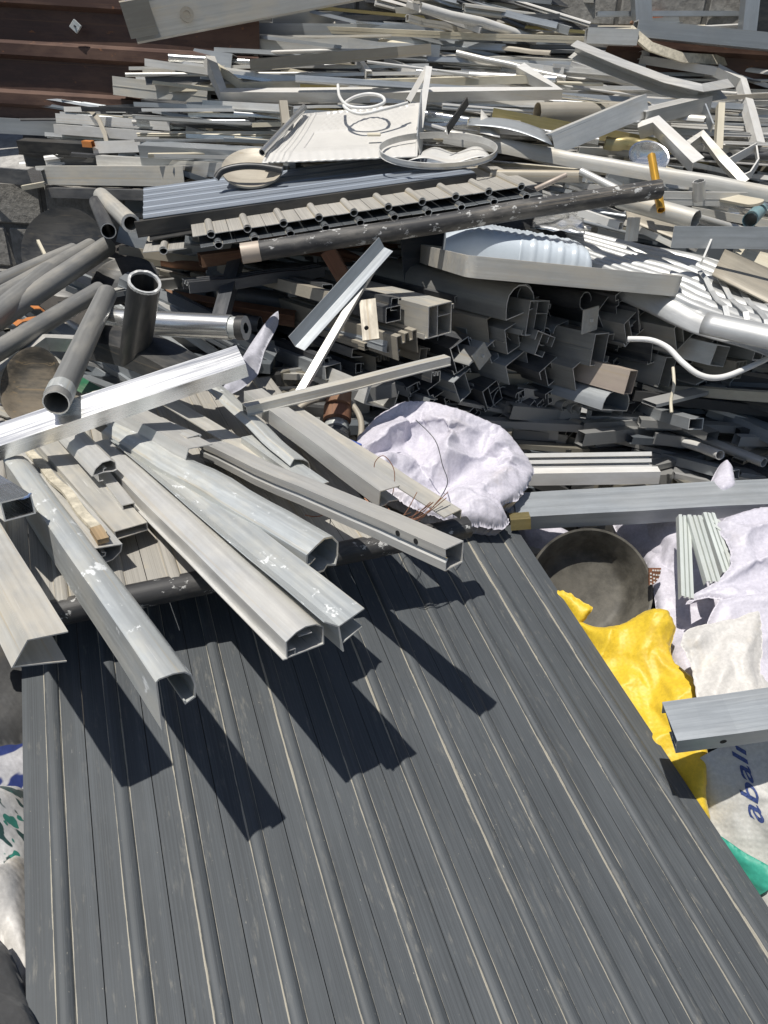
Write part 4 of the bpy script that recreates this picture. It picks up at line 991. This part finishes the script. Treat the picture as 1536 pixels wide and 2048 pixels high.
def liner():
    # folded white moulded sheet: arched body with ribs on its right half
    a, b = P(888, 517, 2.46), P(1182, 545, 2.46); ex = (b - a); w = ex.length; M = frame(a - UP * .015, ex, UP)
    nx, ny = 150, 40; V, Fc = [], []
    for i in range(nx + 1):
        t = i / nx
        prof = .118 * (min(1, t / .22) ** .6 if t < .22 else 1) * (1 - .28 * max(0, t - .22) / .78)
        if t > .93: prof *= max(.05, 1 - ((t - .93) / .07) ** 2 * .35)
        if t < .22: prof = .085 + .033 * math.sin(t / .22 * math.pi / 2)
        for j in range(ny + 1):
            s = j / ny * math.pi
            y = .13 - .13 * math.copysign(abs(math.cos(s)) ** .45, math.cos(s)); z = prof * abs(math.sin(s)) ** .55
            if t > .5: z += .004 * max(0, math.sin(t * 66)) * min(1, (t - .5) * 8); y -= .003 * max(0, math.sin(t * 66)) * (1 if j < ny / 2 else 0)
            if j > ny * .32 and j < ny * .7 and .12 < t < .85: z += .003 * math.sin(t * 110) * math.sin(j * 1.1)
            V.append((t * w, y, z))
    for i in range(nx):
        for j in range(ny):
            q = i * (ny + 1) + j; Fc.append((q, q + ny + 1, q + ny + 2, q + 1))
    Fc.append(tuple(range(0, ny + 1))); Fc.append(tuple(reversed([nx * (ny + 1) + j for j in range(ny + 1)])))
    Fc.append(tuple([i * (ny + 1) for i in range(nx + 1)] + [i * (ny + 1) + ny for i in range(nx, -1, -1)]))
    tag(mk('moulded_liner', V, Fc, 'liner', M, smooth='auto'), 'white ribbed moulded liner lying in the metal tray', 'liner')
liner()
# black ribbed plate behind the liner
bar(('flat', .4, .006), 'dark', [(800, 470, 2.75), (1090, 455, 2.85)], 'black sheet standing behind the white ribbed liner', cat='sheet', name='black_sheet', hint=Vector((0, -1, .4)))
# ================================================================= corrugated pale sheet on the right with rolled edge
def surf(name, fn, nu, nv, mat, label, cat, thick=.0015, smooth='auto', origin=None):
    W3 = [fn(i / nu, j / nv) for i in range(nu + 1) for j in range(nv + 1)]
    o0 = W3[0]; M = frame(o0, W3[nu * (nv + 1)] - o0, UP); Mi = M.inverted()
    V = [Mi @ p for p in W3]
    Fc = [(i * (nv + 1) + j, (i + 1) * (nv + 1) + j, (i + 1) * (nv + 1) + j + 1, i * (nv + 1) + j + 1) for i in range(nu) for j in range(nv)]
    o = mk(name, V, Fc, mat, M, smooth=smooth)
    md = o.modifiers.new('thickness', 'SOLIDIFY'); md.thickness = thick
    return tag(o, label, cat)
def bil(q, u, v): return q[0].lerp(q[1], u).lerp(q[3].lerp(q[2], u), v)
Q = [P(1150, 525, 2.62), P(1640, 725, 2.04), P(1640, 575, 2.5), P(1125, 455, 2.8)]
qn = (Q[1] - Q[0]).cross(Q[3] - Q[0]).normalized(); qn = qn if qn.z > 0 else -qn
def sheet_fn(u, v):
    p = bil(Q, u, v); wv = .012 * math.sin(u * 9 - v * 3) * (u > .3) * min(1, (u - .3) * 4)
    rib = abs(math.sin(v * math.pi * 9 + 1.2 * max(0, u - .45) ** 2 * 10)) ** .5 * .014
    lip = 0
    return p + qn * (wv + rib) + UP * (-.06 * max(0, .12 - v) / .12 * (u > .0))
surf('corrugated_sheet', sheet_fn, 70, 120, 'brushed', 'pale corrugated aluminium sheet draped to the right of the tray', 'metal sheet')
def roll_fn(u, v):
    a, b = P(1412, 640, 2.2), P(1640, 690, 2.02); c = a.lerp(b, u); ang = -1.2 + v * 5.0
    ax = (b - a).normalized(); y = UP.cross(ax).normalized(); r = .036
    return c + (y * math.cos(ang) + UP * math.sin(ang)) * r * (1 + .12 * math.sin(v * 7)) - UP * .012
surf('rolled_sheet', roll_fn, 12, 24, 'brushed', 'rolled tube-like edge of sheet metal above the cut bundle', 'metal sheet')
def apron_fn(u, v):
    a = P(1300, 588, 2.5).lerp(P(1640, 705, 2.06), u); b = P(1290, 555, 2.6).lerp(P(1640, 655, 2.2), u)
    return a.lerp(b, v) + UP * .004 * math.sin(u * 14)
surf('metal_strip', apron_fn, 20, 4, 'dusty', 'plain bent strip along the front of the corrugated sheet', 'metal sheet')
for k in range(4):
    u0 = .56 + k * .075
    pts_ = [sheet_fn(u0 + t * .13, .62 - t * .56) + qn * (.012 + .008 * math.sin(t * 9 + k)) for t in (0, .2, .4, .6, .8, 1)]
    bar(('flat', .016, .003), 'brushed', pts_, 'narrow bent metal strap lying over the corrugated sheet edge', 'strap', 'metal straps over the corrugated sheet', name='metal_strap', hint=qn)
# ================================================================= back heap
HZ = 'lying across the back of the heap'
rh = random.Random(4)
def hb(kd, mt, pts, th, label=None, dd=0., w=None, roll=None, cat=None, **k):
    """pts in photo pixels; th = thickness in photo pixels; distance from the heap surface"""
    pp = [(q[0], q[1], (q[2] if len(q) > 2 else D(q[0], q[1]) + dd)) for q in pts]
    dm = sum(q[2] for q in pp) / len(pp); h = th * dm / F
    if kd == 'flat': w_, h_ = h, k.pop('thk', .004)
    else: w_, h_ = (w or h * rh.uniform(.7, 1.3)), h
    if kd == 'slab': w_ = .006
    return bar((kd, w_, h_, k.pop('t', .0022)), mt, pp, label, cat, roll=rh.uniform(-14, 14) if roll is None else roll, zone=k.pop('zone', HZ), **k)
# --- named pieces (left cluster)
hb('chn', 'slate', [(240, 95), (470, 128)], 28, 'grey open channel end jutting left above the white profiles', -.02)
hb('win', 'alu', [(252, 133), (520, 172)], 40, 'broad window profile with a sunlit patch on its face', 0)
hb('win', 'dusty', [(232, 172), (420, 195)], 32, 'dull toothed profile end jutting towards the brown sheet', -.03)
hb('rail', 'graph', [(296, 212), (520, 240)], 26, 'dark track profile tucked under the dull toothed profile', .0)
hb('box', 'white', [(130, 219, 3.45), (253, 221, 3.42)], 8, 'slim white bar on top of the strapped white profiles')
hb('slab', 'white', [(112, 236, 3.4), (340, 252, 3.3)], 17, 'upper mitred white profile in the strapped pair', w=.05)
hb('chn', 'white', [(112, 258, 3.36), (362, 277, 3.26)], 17, 'lower mitred white profile in the strapped pair', roll=0)
hb('flat', 'cream', [(186, 228, 3.4), (345, 244, 3.32)], 7, 'thin cream strip lying over the strapped white profiles')
bar(('flat', .02, .004), 'beige', [(165, 218, 3.38), (182, 222, 3.34), (198, 240, 3.3), (210, 268, 3.26), (216, 300, 3.24)], 'frayed beige strap bent over the white profiles', 'strap', name='strap', hint=Vector((0, -1, .3)))
hb('rail', 'alu', [(92, 270, 3.42), (400, 293, 3.25)], 9, 'thin shiny track below the strapped white profiles')
hb('twin', 'dark', [(45, 292, 3.35), (300, 306, 3.25)], 24, 'black profile end jutting out over the low block wall')
hb('box', 'orange', [(168, 287, 3.2), (186, 288, 3.19)], 10, 'small orange block among the black profiles', cat='block')
hb('slab', 'white', [(186, 295, 3.22), (282, 292, 3.2)], 22, 'small white panel under the frayed strap')
hb('win', 'graph', [(58, 318, 3.4), (420, 330, 3.15)], 24, 'dark window profile below the black one')
hb('win', 'slate', [(292, 308, 3.12), (600, 325, 3.0)], 42, 'long blue-grey window profile running under the rusty plate')
hb('ridge', 'alu', [(200, 325, 3.2), (480, 342, 3.0)], 26, 'curved three-ribbed profile with reddish tip')
hb('chn', 'dusty', [(88, 350, 3.3), (380, 352, 3.0)], 34, 'wide dusty channel with crumbling end over the low block wall')
hb('chn', 'graph', [(-60, 345, 3.4), (68, 356, 3.3)], 26, 'dark glossy channel on the low block wall')
hb('box', 'mirror', [(66, 350, 3.28), (92, 352, 3.25)], 24, 'mirror bright end cap by the dark glossy channel')
hb('ang', 'graph', [(105, 385, 3.25), (360, 392, 2.95)], 18, 'dark bent strip under the wide dusty channel')
hb('ang', 'cream', [(45, 376, 3.22), (90, 368, 3.2)], 8, 'short cream scrap hooked on the low wall edge')
surf('metal_sheet', lambda u, v: P(-60, 352, 3.5).lerp(P(70, 345, 3.42), u).lerp(P(-60, 262, 3.8).lerp(P(62, 268, 3.72), u), v), 6, 4, 'concrete', 'pale grey slab leaning at the foot of the brown sheet', 'slab', .03)
# big blue-edged beam
bb = bar([([(-.06, .075), (-.06, -.075), (.06, -.075), (.06, .075)], False, .004)], 'dusty', [(262, 42, 3.0), (760, -52, 3.15)], 'big open box beam with blue edge film at the top of the heap', nseg=4, hint=UP)
for s in (-1, 1):
    V, Fc, M = sweep(pf('slab', .003, .02), [Vector((.0, s * .0625, .07)), Vector((1.0, s * .0625, .07))], UP, 0, .002, 3); mk('blue_film', V, Fc, 'bluecap', M, bb)
V, Fc, M = sweep(pf('ang', .10, .12, .004), [Vector((-.02, -.07, -.0)), Vector((.09, -.066, .0))], UP, .15, .006, 4); mk('rusty_bracket', V, Fc, 'beige', M, bb)
cen = Vector((.22, -.075, -.02))
V, Fc, M = sweep([(circ(.02, 20), True, .014)], [cen, cen - Vector((0, .02, 0))], Vector((0, 0, 1)), 0, 0, 4); mk('hinge_ring', V, Fc, 'beige', M, bb, smooth='auto')
# --- middle
hb('rail', 'slate', [(320, 72), (1272, 82)], 44, 'long straight blue-grey channel spanning the top of the heap', -.1, w=.07, roll=0, nseg=4)
hb('box', 'alu', [(1172, 72, 3.3), (1272, 76, 3.3)], 26, 'plain grey end piece of the long straight channel', roll=0)
hb('slab', 'dusty', [(545, 38), (710, 40)], 28, 'weathered flat plate standing above the long straight channel', -.1)
hb('half', 'dusty', [(330, 105), (520, 112)], 24, 'dull rounded tube behind the thin white tube', 0)
hb('chn', 'alu', [(395, 80), (880, 108)], 26, 'dented shiny channel sloping under the long straight channel', -.03, nseg=8, wob=.03)
hb('box', 'alu', [(700, 95), (1128, 152)], 24, 'box bar with a golden sunlit end', -.04)
hb('tube', 'bright', [(338, 116), (720, 140), (1112, 160)], 15, 'long thin shiny tube running over the white frames', -.1)
hb('slab', 'beige', [(500, 130), (862, 99)], 20, 'stained beige flat bar lying askew over the others', -.16)
hb('chn', 'white', [(706, 108), (738, 150)], 13, 'short white channel leaning against the stained flat bar', -.2)
hb('chn', 'white', [(772, 124), (836, 146)], 14, 'short white channel pointing at the white support rail', -.15)
hb('half', 'cream', [(680, 70), (850, 100)], 13, 'pale rounded strip beneath the long straight channel', -.08)
def framep(pts, th, mat, label, dd):
    return hb('box', mat, pts, th, label, dd, roll=0, cat='window frame', name='window_frame')
framep([(418, 120), (446, 190), (770, 190), (1115, 187), (1040, 140)], 20, 'white', 'long white window frame with one bent corner', -.16)
framep([(432, 134), (484, 172), (800, 165), (1060, 158)], 13, 'cream', 'cream window frame piece nested in the long white frame', -.13)
hb('rail', 'alu', [(412, 212), (580, 222)], 18, 'clear aluminium track pointing left above the moulded white panel', -.12)
hb('box', 'beige', [(566, 205, 2.95), (572, 250, 2.95)], 16, 'short upright wooden-coloured block behind the moulded white panel', cat='block')
hb('box', 'cream', [(506, 250), (580, 248)], 7, 'thin cream stick end left of the moulded white panel', -.05)
hb('box', 'beige', [(490, 240), (580, 226)], 11, 'brownish stick crossing behind the thin cream stick', -.02)
hb('box', 'cream', [(545, 137), (700, 170)], 12, 'slanted cream box tube between the frames', -.02)
hb('slab', 'gold', [(600, 176), (830, 190)], 14, 'champagne strip showing between the two frames', -.03)
hb('slab', 'gold', [(860, 176), (1120, 184)], 12, 'dark champagne strip right of the support rail', -.02)
hb('slab', 'gold', [(985, 228), (1320, 290)], 22, 'broad champagne strip behind the crossing angle', -.06)
hb('half', 'gold', [(1210, 285, 2.95), (1345, 296, 2.92)], 22, 'crumpled champagne shell beside the mirror bowl', nseg=10, wob=.02)
hb('slab', 'gold', [(1372, 318), (1420, 320)], 22, 'small champagne plate beside the bent bracket', -.02)
hb('half', 'beige', [(1075, 222), (1295, 220)], 30, 'dusty brown curved sheet strip behind the crossing angle', -.08)
hb('chn', 'alu', [(1098, 290, 2.85), (1285, 212, 2.95)], 40, 'wide angle bar torn through at its upper end', roll=-8, w=.06)
hb('ang', 'alu', [(1280, 236, 2.95), (1412, 204, 3.05)], 26, 'second half of the torn angle bar, pointing up right', roll=8, w=.06)
bar(('uch', .05, .05, .0025), 'alu', [(1145, 98, 3.2), (1240, 138, 3.12), (1330, 172, 3.05), (1400, 188, 3.0), (1455, 178, 3.05)], 'wide shiny channel sweeping down with a curved bent end', hint=UP, roll=-58)
bar([([(-.03, -.02), (-.01, .012), (.02, .006), (.03, -.02)], False, .008)], 'foam', [(1262, 60, 3.3), (1300, 92, 3.3), (1360, 112, 3.35), (1430, 116, 3.45), (1560, 132, 3.6)], 'crumpled cream foam-lined profile along the right of the heap', rag=.01)
bar(('flat', .02, .01), 'rust', [(1262, 44, 3.4), (1310, 74, 3.45), (1370, 88, 3.5)], 'bent brown strip above the crumpled cream profile')
hb('rail', 'slate', [(1288, 48, 3.55), (1392, 40, 3.6)], 15, 'short blue-grey rail end before the block wall')
hb('box', 'white', [(1100, 15, 3.6), (1250, 24, 3.6)], 16, 'white bar under the block wall at the top of the heap')
hb('box', 'white', [(1190, 100), (1440, 148)], 18, 'white box bar crossing under the crumpled cream profile', -.04)
hb('box', 'white', [(1280, 118), (1432, 142)], 14, 'whitish grooved bar ending beside the bent white frame', -.1)
framep([(1432, 140), (1482, 166), (1500, 230), (1516, 292)], 18, 'white', 'bent white frame standing at the right edge of the heap', -.1)
bar(('slab', .006, .032), 'white', [(1512, 298, 2.95), (1516, 325, 2.9), (1500, 350, 2.86), (1472, 364, 2.86)], 'white strip bent into a hook below the bent white frame', hint=UP)
hb('slab', 'white', [(1455, 326, 2.86), (1512, 294, 2.95)], 16, 'short white strip slanting below the bent frame')
bar(('ang', .045, .05), 'white', [(1278, 262, 2.95), (1312, 250, 2.92), (1396, 332, 2.78)], 'white elbow-shaped angle over the mirror bowl', hint=Vector((0, -.6, 1)))
bar(('ang', .03, .03), 'dusty', [(1362, 302, 2.9), (1405, 272, 2.88), (1445, 320, 2.8), (1490, 368, 2.74)], 'grey perforated bracket bent like a peak', hint=Vector((0, -.6, 1)))
hb('box', 'cream', [(1436, 302, 2.95), (1441, 210, 2.98)], 15, 'cream box tube standing upright at the right of the heap', roll=0)
hb('slab', 'slate', [(1408, 216, 3.0), (1424, 256, 2.95)], 20, 'bluish flat scrap leaning by the upright cream tube')
hb('half', 'alu', [(1330, 232, 3.05), (1410, 238, 3.0)], 12, 'short round-topped piece behind the torn angle bar')
hb('half', 'dusty', [(890, 272, 2.9), (1560, 392, 2.65)], 26, 'very long dusty round-edged bar running down to the right', roll=0, nseg=10, wob=.01)
hb('half', 'beige', [(980, 350, 2.75), (1165, 352, 2.7)], 20, 'dull beige tube behind the cut collector ends')
rod('rod', [(1068, 380, 2.62), (1100, 365, 2.6), (1132, 350, 2.6)], .009, 'pink', 'short pinkish rod beside the last cut tube end', 'rod')
rpipe(.012, 'alu', (1162, 343, 2.68), (1240, 382, 2.6), 'thin open tube sloping down under the long dusty bar')
rpipe(.0195, 'alu', (1398, 400, 2.62), (1398, 362, 2.58), 'short upright tube end with an open mouth')
rpipe(.0125, 'yellowtube', (1303, 312, 2.6), (1322, 420, 2.48), 'golden yellow tube leaning against the scraped black pipe')
rpipe(.03, 'dusty', (1240, 398, 2.62), (1392, 440, 2.45), 'dusty fat tube with oval slots')
rpipe(.024, 'teal', (1520, 420, 2.75), (1500, 440, 2.55), 'teal pipe stub beside the pale rounded slat')
hb('win', 'alu', [(1312, 396, 2.65), (1490, 398, 2.62)], 24, 'double aluminium rail lying right of the golden tube', roll=0)
hb('slab', 'slate', [(1345, 474, 2.42), (1700, 478, 2.35)], 42, 'broad slate-grey bar with taped end right of the sheet', roll=0)
hb('slab', 'white', [(1404, 522, 2.4), (1421, 482, 2.42)], 20, 'small white slat standing in front of the slate-grey bar')
hb('box', 'white', [(1160, 424, 2.62), (1242, 452, 2.5)], 13, 'small white box tube pointing at the standing tube', roll=0)
hb('box', 'alu', [(1262, 482, 2.55), (1268, 435, 2.52)], 18, 'short rectangular tube standing on end', roll=0)
hb('ang', 'dusty', [(1250, 445, 2.6), (1345, 490, 2.5)], 10, 'thin dark-lined bar running behind the slate-grey bar')
surf('metal_sheet', lambda u, v: P(1425, 548, 2.42).lerp(P(1640, 655, 2.25), u).lerp(P(1450, 498, 2.6).lerp(P(1660, 590, 2.5), u), v), 6, 4, 'beige', 'flat beige metal panel right of the pale corrugated sheet', 'panel', .006)
surf('metal_sheet', lambda u, v: P(1460, 520, 2.62).lerp(P(1640, 590, 2.5), u).lerp(P(1470, 490, 2.8).lerp(P(1660, 530, 2.75), u), v), 6, 4, 'cream', 'cream metal panel beneath the slate-grey bar', 'panel', .006)
surf('metal_sheet', lambda u, v: P(1255, 440, 2.75).lerp(P(1360, 480, 2.65), u).lerp(P(1250, 400, 2.85).lerp(P(1360, 440, 2.8), u), v), 6, 4, 'beige', 'brownish flat panel behind the standing rectangular tube', 'panel', .006)
surf('metal_sheet', lambda u, v: P(1060, 455, 2.7).lerp(P(1170, 468, 2.6), u).lerp(P(1080, 412, 2.8).lerp(P(1165, 420, 2.7), u), v) + UP * .01 * noise.noise(Vector((u * 6, v * 6, 2))), 16, 10, 'bright', 'crinkled shiny sheet under the end of the scraped pipe', 'metal sheet', .002)
# pale slat with rounded end
V = []; n = 14
for z in (0, .008):
    V += [(-.16, -.03, z), (-.16, .03, z)] + [(.03 * math.sin(math.pi * i / n), .03 * math.cos(math.pi * i / n), z) for i in range(n + 1)]
m_ = n + 3; Fc = [tuple(range(m_ - 1, -1, -1)), tuple(range(m_, 2 * m_))] + [(i, (i + 1) % m_, (i + 1) % m_ + m_, i + m_) for i in range(m_)]
tag(mk('flat_bar', V, Fc, 'cream', frame(P(1508, 408, 2.5), (P(1508, 408, 2.5) - P(1440, 395, 2.65)), Vector((0, -.75, .65)))), 'pale slat with a rounded end beside the teal pipe', 'slat')

# --- moulded white panel with rails (chair-like)
def moulded():
    Qc = [P(522, 318, 2.72), P(835, 305, 2.72), P(842, 208, 3.05), P(592, 232, 3.05)]
    nrm = (Qc[1] - Qc[0]).cross(Qc[3] - Qc[0]).normalized(); nrm = nrm if nrm.z > 0 else -nrm
    def fn(u, v):
        p = bil(Qc, u, v); s = .012 * math.sin(math.pi * v) * -1
        z = s + .02 * max(0, 1 - v * 7) * -1
        e = min(u, 1 - u, v, 1 - v)
        for k in range(4):
            q = .05 + k * .035
            if v < 1 and (abs(u - q) < .006): z += .003
        if .22 < u < .92 and .25 < v < .62: z -= .004
        if .25 < u < .9 and v > .64: z += .0016 * math.sin(u * 120) * math.sin(v * 60)
        if .12 < u < .9 and v < .2: z += .0006 * math.sin(u * 110 + v * 30)
        if e < .02: z += .006
        return p + nrm * z
    o = surf('plastic_seat', fn, 150, 70, 'plasticwhite', 'moulded white plastic seat panel with stippled top on the heap', 'plastic seat', .004); o.name = 'garden_chair'
    Mi = o.matrix_world.inverted()
    V, Fc, M = sweep(pf('tube', 0, .022, .003), [P(524, 305, 2.74), P(608, 215, 3.02)], UP, 0, 0, 1); mk('side_rail', V, Fc, 'bright', Mi @ M, o, smooth='auto')
    V, Fc, M = sweep(pf('box', .022, .03, .003), [P(838, 262, 2.9), P(857, 140, 3.08)], Vector((0, -1, 0)), 0, 0, 1); mk('side_rail', V, Fc, 'white', Mi @ M, o)
    V, Fc, M = sweep(pf('box', .02, .028, .003), [P(815, 205, 3.08), P(853, 138, 3.1)], Vector((0, -1, 0)), 0, 0, 1); mk('side_rail', V, Fc, 'white', Mi @ M, o)
    V, Fc, M = sweep(pf('flat', .10, .004), [P(838, 300, 2.75), P(846, 205, 3.03)], Vector((1, -.6, 0)), 0, 0, 1); mk('side_flange', V, Fc, 'slate', Mi @ M, o)
    V, Fc = chamfer(-.026, .026, -.008, .008, 0, .01, .003); c = mk('clip', V, Fc, 'cream', Mi @ frame(P(748, 272, 2.815), CR, nrm), o)
moulded()
rod('cable', [(676, 170, 2.95), (680, 195, 2.9), (700, 213, 2.87), (740, 215, 2.86), (768, 205, 2.88), (762, 192, 2.92), (735, 188, 2.94), (705, 196, 2.92), (688, 212, 2.88), (720, 228, 2.84), (770, 218, 2.86), (815, 206, 2.9)], .006, 'whitecable', 'white cable coiled on the moulded white panel', 'cable', sm=8)
# hoop
hc = P(876, 300, 2.72); hx = CR; hy = (Vector((0, 1, .0)) + UP * .03).normalized()
hp = [hc + CR * .215 * math.cos(2 * math.pi * i / 48) + Vector((0, .93, .42)).normalized() * .115 * math.sin(2 * math.pi * i / 48) for i in range(49)]
V, Fc, M = sweep([([(0, -.011), (0, .011)], False, .003), ([(0, -.009), (-.006, -.01)], False, .002)], hp, UP, 0, 0, 1)
hh = tag(mk('metal_hoop', V, Fc, 'alu', Matrix.Translation(hp[0]) if False else M), 'open aluminium hoop of riveted strip in front of the moulded panel', 'hoop')
surf('plastic_sheet', lambda u, v: P(815, 322, 2.72).lerp(P(985, 318, 2.7), u).lerp(P(850, 300, 2.85).lerp(P(965, 298, 2.85), u), v) + UP * .01 * math.sin(u * 9), 20, 6, 'white', 'rippled white sheet seen through the aluminium hoop', 'sheet', .002)
disc('round_plate', P(505, 335, 2.78), .11, Vector((-.1, -.5, .8)), 'beige', 'rust-flecked round plate half under the pale collector', 'plate', .012)
rod('rim_strip', [(432, 358, 2.7), (445, 342, 2.7), (480, 333, 2.7), (520, 333, 2.7), (565, 340, 2.7)], .012, 'dark', 'curved black rim strip in front of the rust-flecked plate', 'rim')
disc('mirror_bowl', P(1298, 312, 2.85), .072, Vector((-.05, -.62, .7)), 'mirror', 'mirror-finished reflector bowl reflecting blue sky', 'reflector', .04)
hb('slab', 'dark', [(935, 202, 2.85), (893, 262, 2.75)], 16, 'black flat bar leaning right of the moulded panel')
surf('metal_sheet', lambda u, v: P(960, 265, 2.85).lerp(P(1000, 275, 2.8), u).lerp(P(962, 218, 2.95).lerp(P(1000, 262, 2.9), u), v), 2, 2, 'white', 'small white triangular sheet beside the leaning black bar', 'sheet', .002)
surf('metal_sheet', lambda u, v: P(935, 250, 2.85).lerp(P(1105, 292, 2.75), u).lerp(P(940, 236, 2.95).lerp(P(1090, 262, 2.9), u), v) + UP * .02 * math.sin(u * 3), 10, 4, 'slate', 'bluish reflective curved sheet ending at the wide torn angle bar', 'metal sheet', .002)
# --- generic pieces filling the heap between the named ones
MIX = ['alu'] * 7 + ['white'] * 6 + ['slate'] * 4 + ['dusty'] * 4 + ['cream'] * 2 + ['graph'] + ['bright'] * 3 + ['gold', 'beige']
def fill(n, x0, x1, y0, y1, sl, lmin, lmax, t0, t1, d0, d1, mix, zone, kinds=('box', 'chn', 'win', 'ang', 'half', 'rail', 'tube', 'flat', 'tee', 'sash', 'hook'), xmin=-1e9, sd=.1):
    for k in range(n):
        x = rh.uniform(x0, x1); y = rh.uniform(y0, y1); ln = rh.uniform(lmin, lmax); s = rh.gauss(sl, sd)
        a = [x - ln / 2, y - ln / 2 * s]; b = [x + ln / 2, y + ln / 2 * s]
        if a[0] < xmin: a = [xmin + rh.uniform(0, 60), y]
        dz = rh.uniform(-.12, .12); dd = rh.uniform(d0, d1); dm = D(x, y) + dd
        hb(rh.choice(kinds), rh.choice(mix), [(a[0], a[1], dm + dz), (b[0], b[1], dm - dz)], rh.uniform(t0, t1), zone=zone, nseg=4, wob=rh.choice([0, .004, .015]))
fill(165, 330, 1500, 25, 330, .05, 350, 900, 4, 14, -.03, .16, MIX, HZ, xmin=245, sd=.055)
fill(60, 900, 1536, 90, 400, .12, 120, 420, 5, 15, -.05, .08, MIX, 'scattered over the right of the heap')
fill(30, 90, 420, 215, 335, .06, 180, 420, 6, 22, .02, .14, ['graph', 'slate', 'white', 'graph', 'dusty', 'alu'], 'stacked over the low block wall', xmin=40)
fill(36, 1080, 1560, 375, 455, .25, 100, 330, 6, 16, .05, .16, ['alu', 'dusty', 'white', 'beige', 'bright', 'slate'], 'between the scraped pipe and the slate-grey bar')
fill(34, 40, 560, 590, 900, .55, 120, 330, 12, 34, .02, .15, ['dusty', 'alu', 'slate', 'graph', 'dusty', 'beige', 'galv'], 'buried under the pipes on the left')
fill(22, 560, 1180, -20, 45, .1, 150, 500, 7, 20, -.05, .1, ['graph', 'slate', 'graph', 'dusty'], 'in the shade at the very top of the heap')  # dark finishes carry the shade at the top in their colour
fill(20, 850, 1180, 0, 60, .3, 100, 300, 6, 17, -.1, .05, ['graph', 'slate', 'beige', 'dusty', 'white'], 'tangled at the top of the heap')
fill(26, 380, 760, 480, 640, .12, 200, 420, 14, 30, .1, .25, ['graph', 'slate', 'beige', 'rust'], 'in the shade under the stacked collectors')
fill(70, 330, 1500, 40, 330, .04, 400, 900, 3, 7, -.07, .08, ['alu', 'white', 'bright', 'alu', 'white', 'cream', 'slate'], 'layered thin across the back of the heap', kinds=('box', 'chn', 'ang', 'tube', 'tee'), xmin=250, sd=.05)
# loose scrap packed inside the heap: nobody could count it
def packed():
    V, Fc = [], []; rp = random.Random(8)
    for k in range(2600):
        x = rp.uniform(-1.9, 2.4); y = rp.uniform(1.9, 4.05)
        z = heap_z(x, y) - rp.uniform(.1, .34)
        if x < -.95 and y > 2.7: continue
        l = rp.uniform(.15, .7); a = rp.gauss(0, .35); w = rp.uniform(.008, .03); h = rp.uniform(.006, .03)
        ex = Vector((math.cos(a), math.sin(a), rp.gauss(0, .12))).normalized(); ey = UP.cross(ex).normalized(); ez = ex.cross(ey)
        c = Vector((x, y, z)); b0 = len(V)
        for q in ((-1, -1), (1, -1), (1, 1), (-1, 1)):
            for s in (-1, 1): V.append(c + ex * s * l / 2 + ey * q[0] * w + ez * q[1] * h)
        for i in range(4):
            p_, q_ = b0 + 2 * i, b0 + 2 * ((i + 1) % 4); Fc.append((p_, p_ + 1, q_ + 1, q_))
        # inner faces give the open ends some depth
    tag(mk('loose_scrap', V, Fc, 'scrapmix'), 'tangle of smaller aluminium offcuts packed inside the heap', 'scrap', kind='stuff')
mm, n_, l_, b_ = newmat('scrapmix'); g_ = n_.new('ShaderNodeNewGeometry')
cr = n_.new('ShaderNodeValToRGB'); cr.color_ramp.interpolation = 'CONSTANT'
for i, (p_, c_) in enumerate([(0, (.35, .35, .34)), (.3, (.18, .2, .22)), (.5, (.62, .6, .55)), (.62, (.3, .28, .23)), (.8, (.5, .5, .49)), (.93, (.08, .08, .08))]):
    e = cr.color_ramp.elements[i] if i < 2 else cr.color_ramp.elements.new(p_); e.position = p_; e.color = rgb(c_)
l_.new(g_.outputs['Random Per Island'], cr.inputs[0]); l_.new(cr.outputs[0], b_.inputs['Base Color']); b_.inputs['Metallic'].default_value = .4; b_.inputs['Roughness'].default_value = .42
MATS['scrapmix'] = mm
packed()
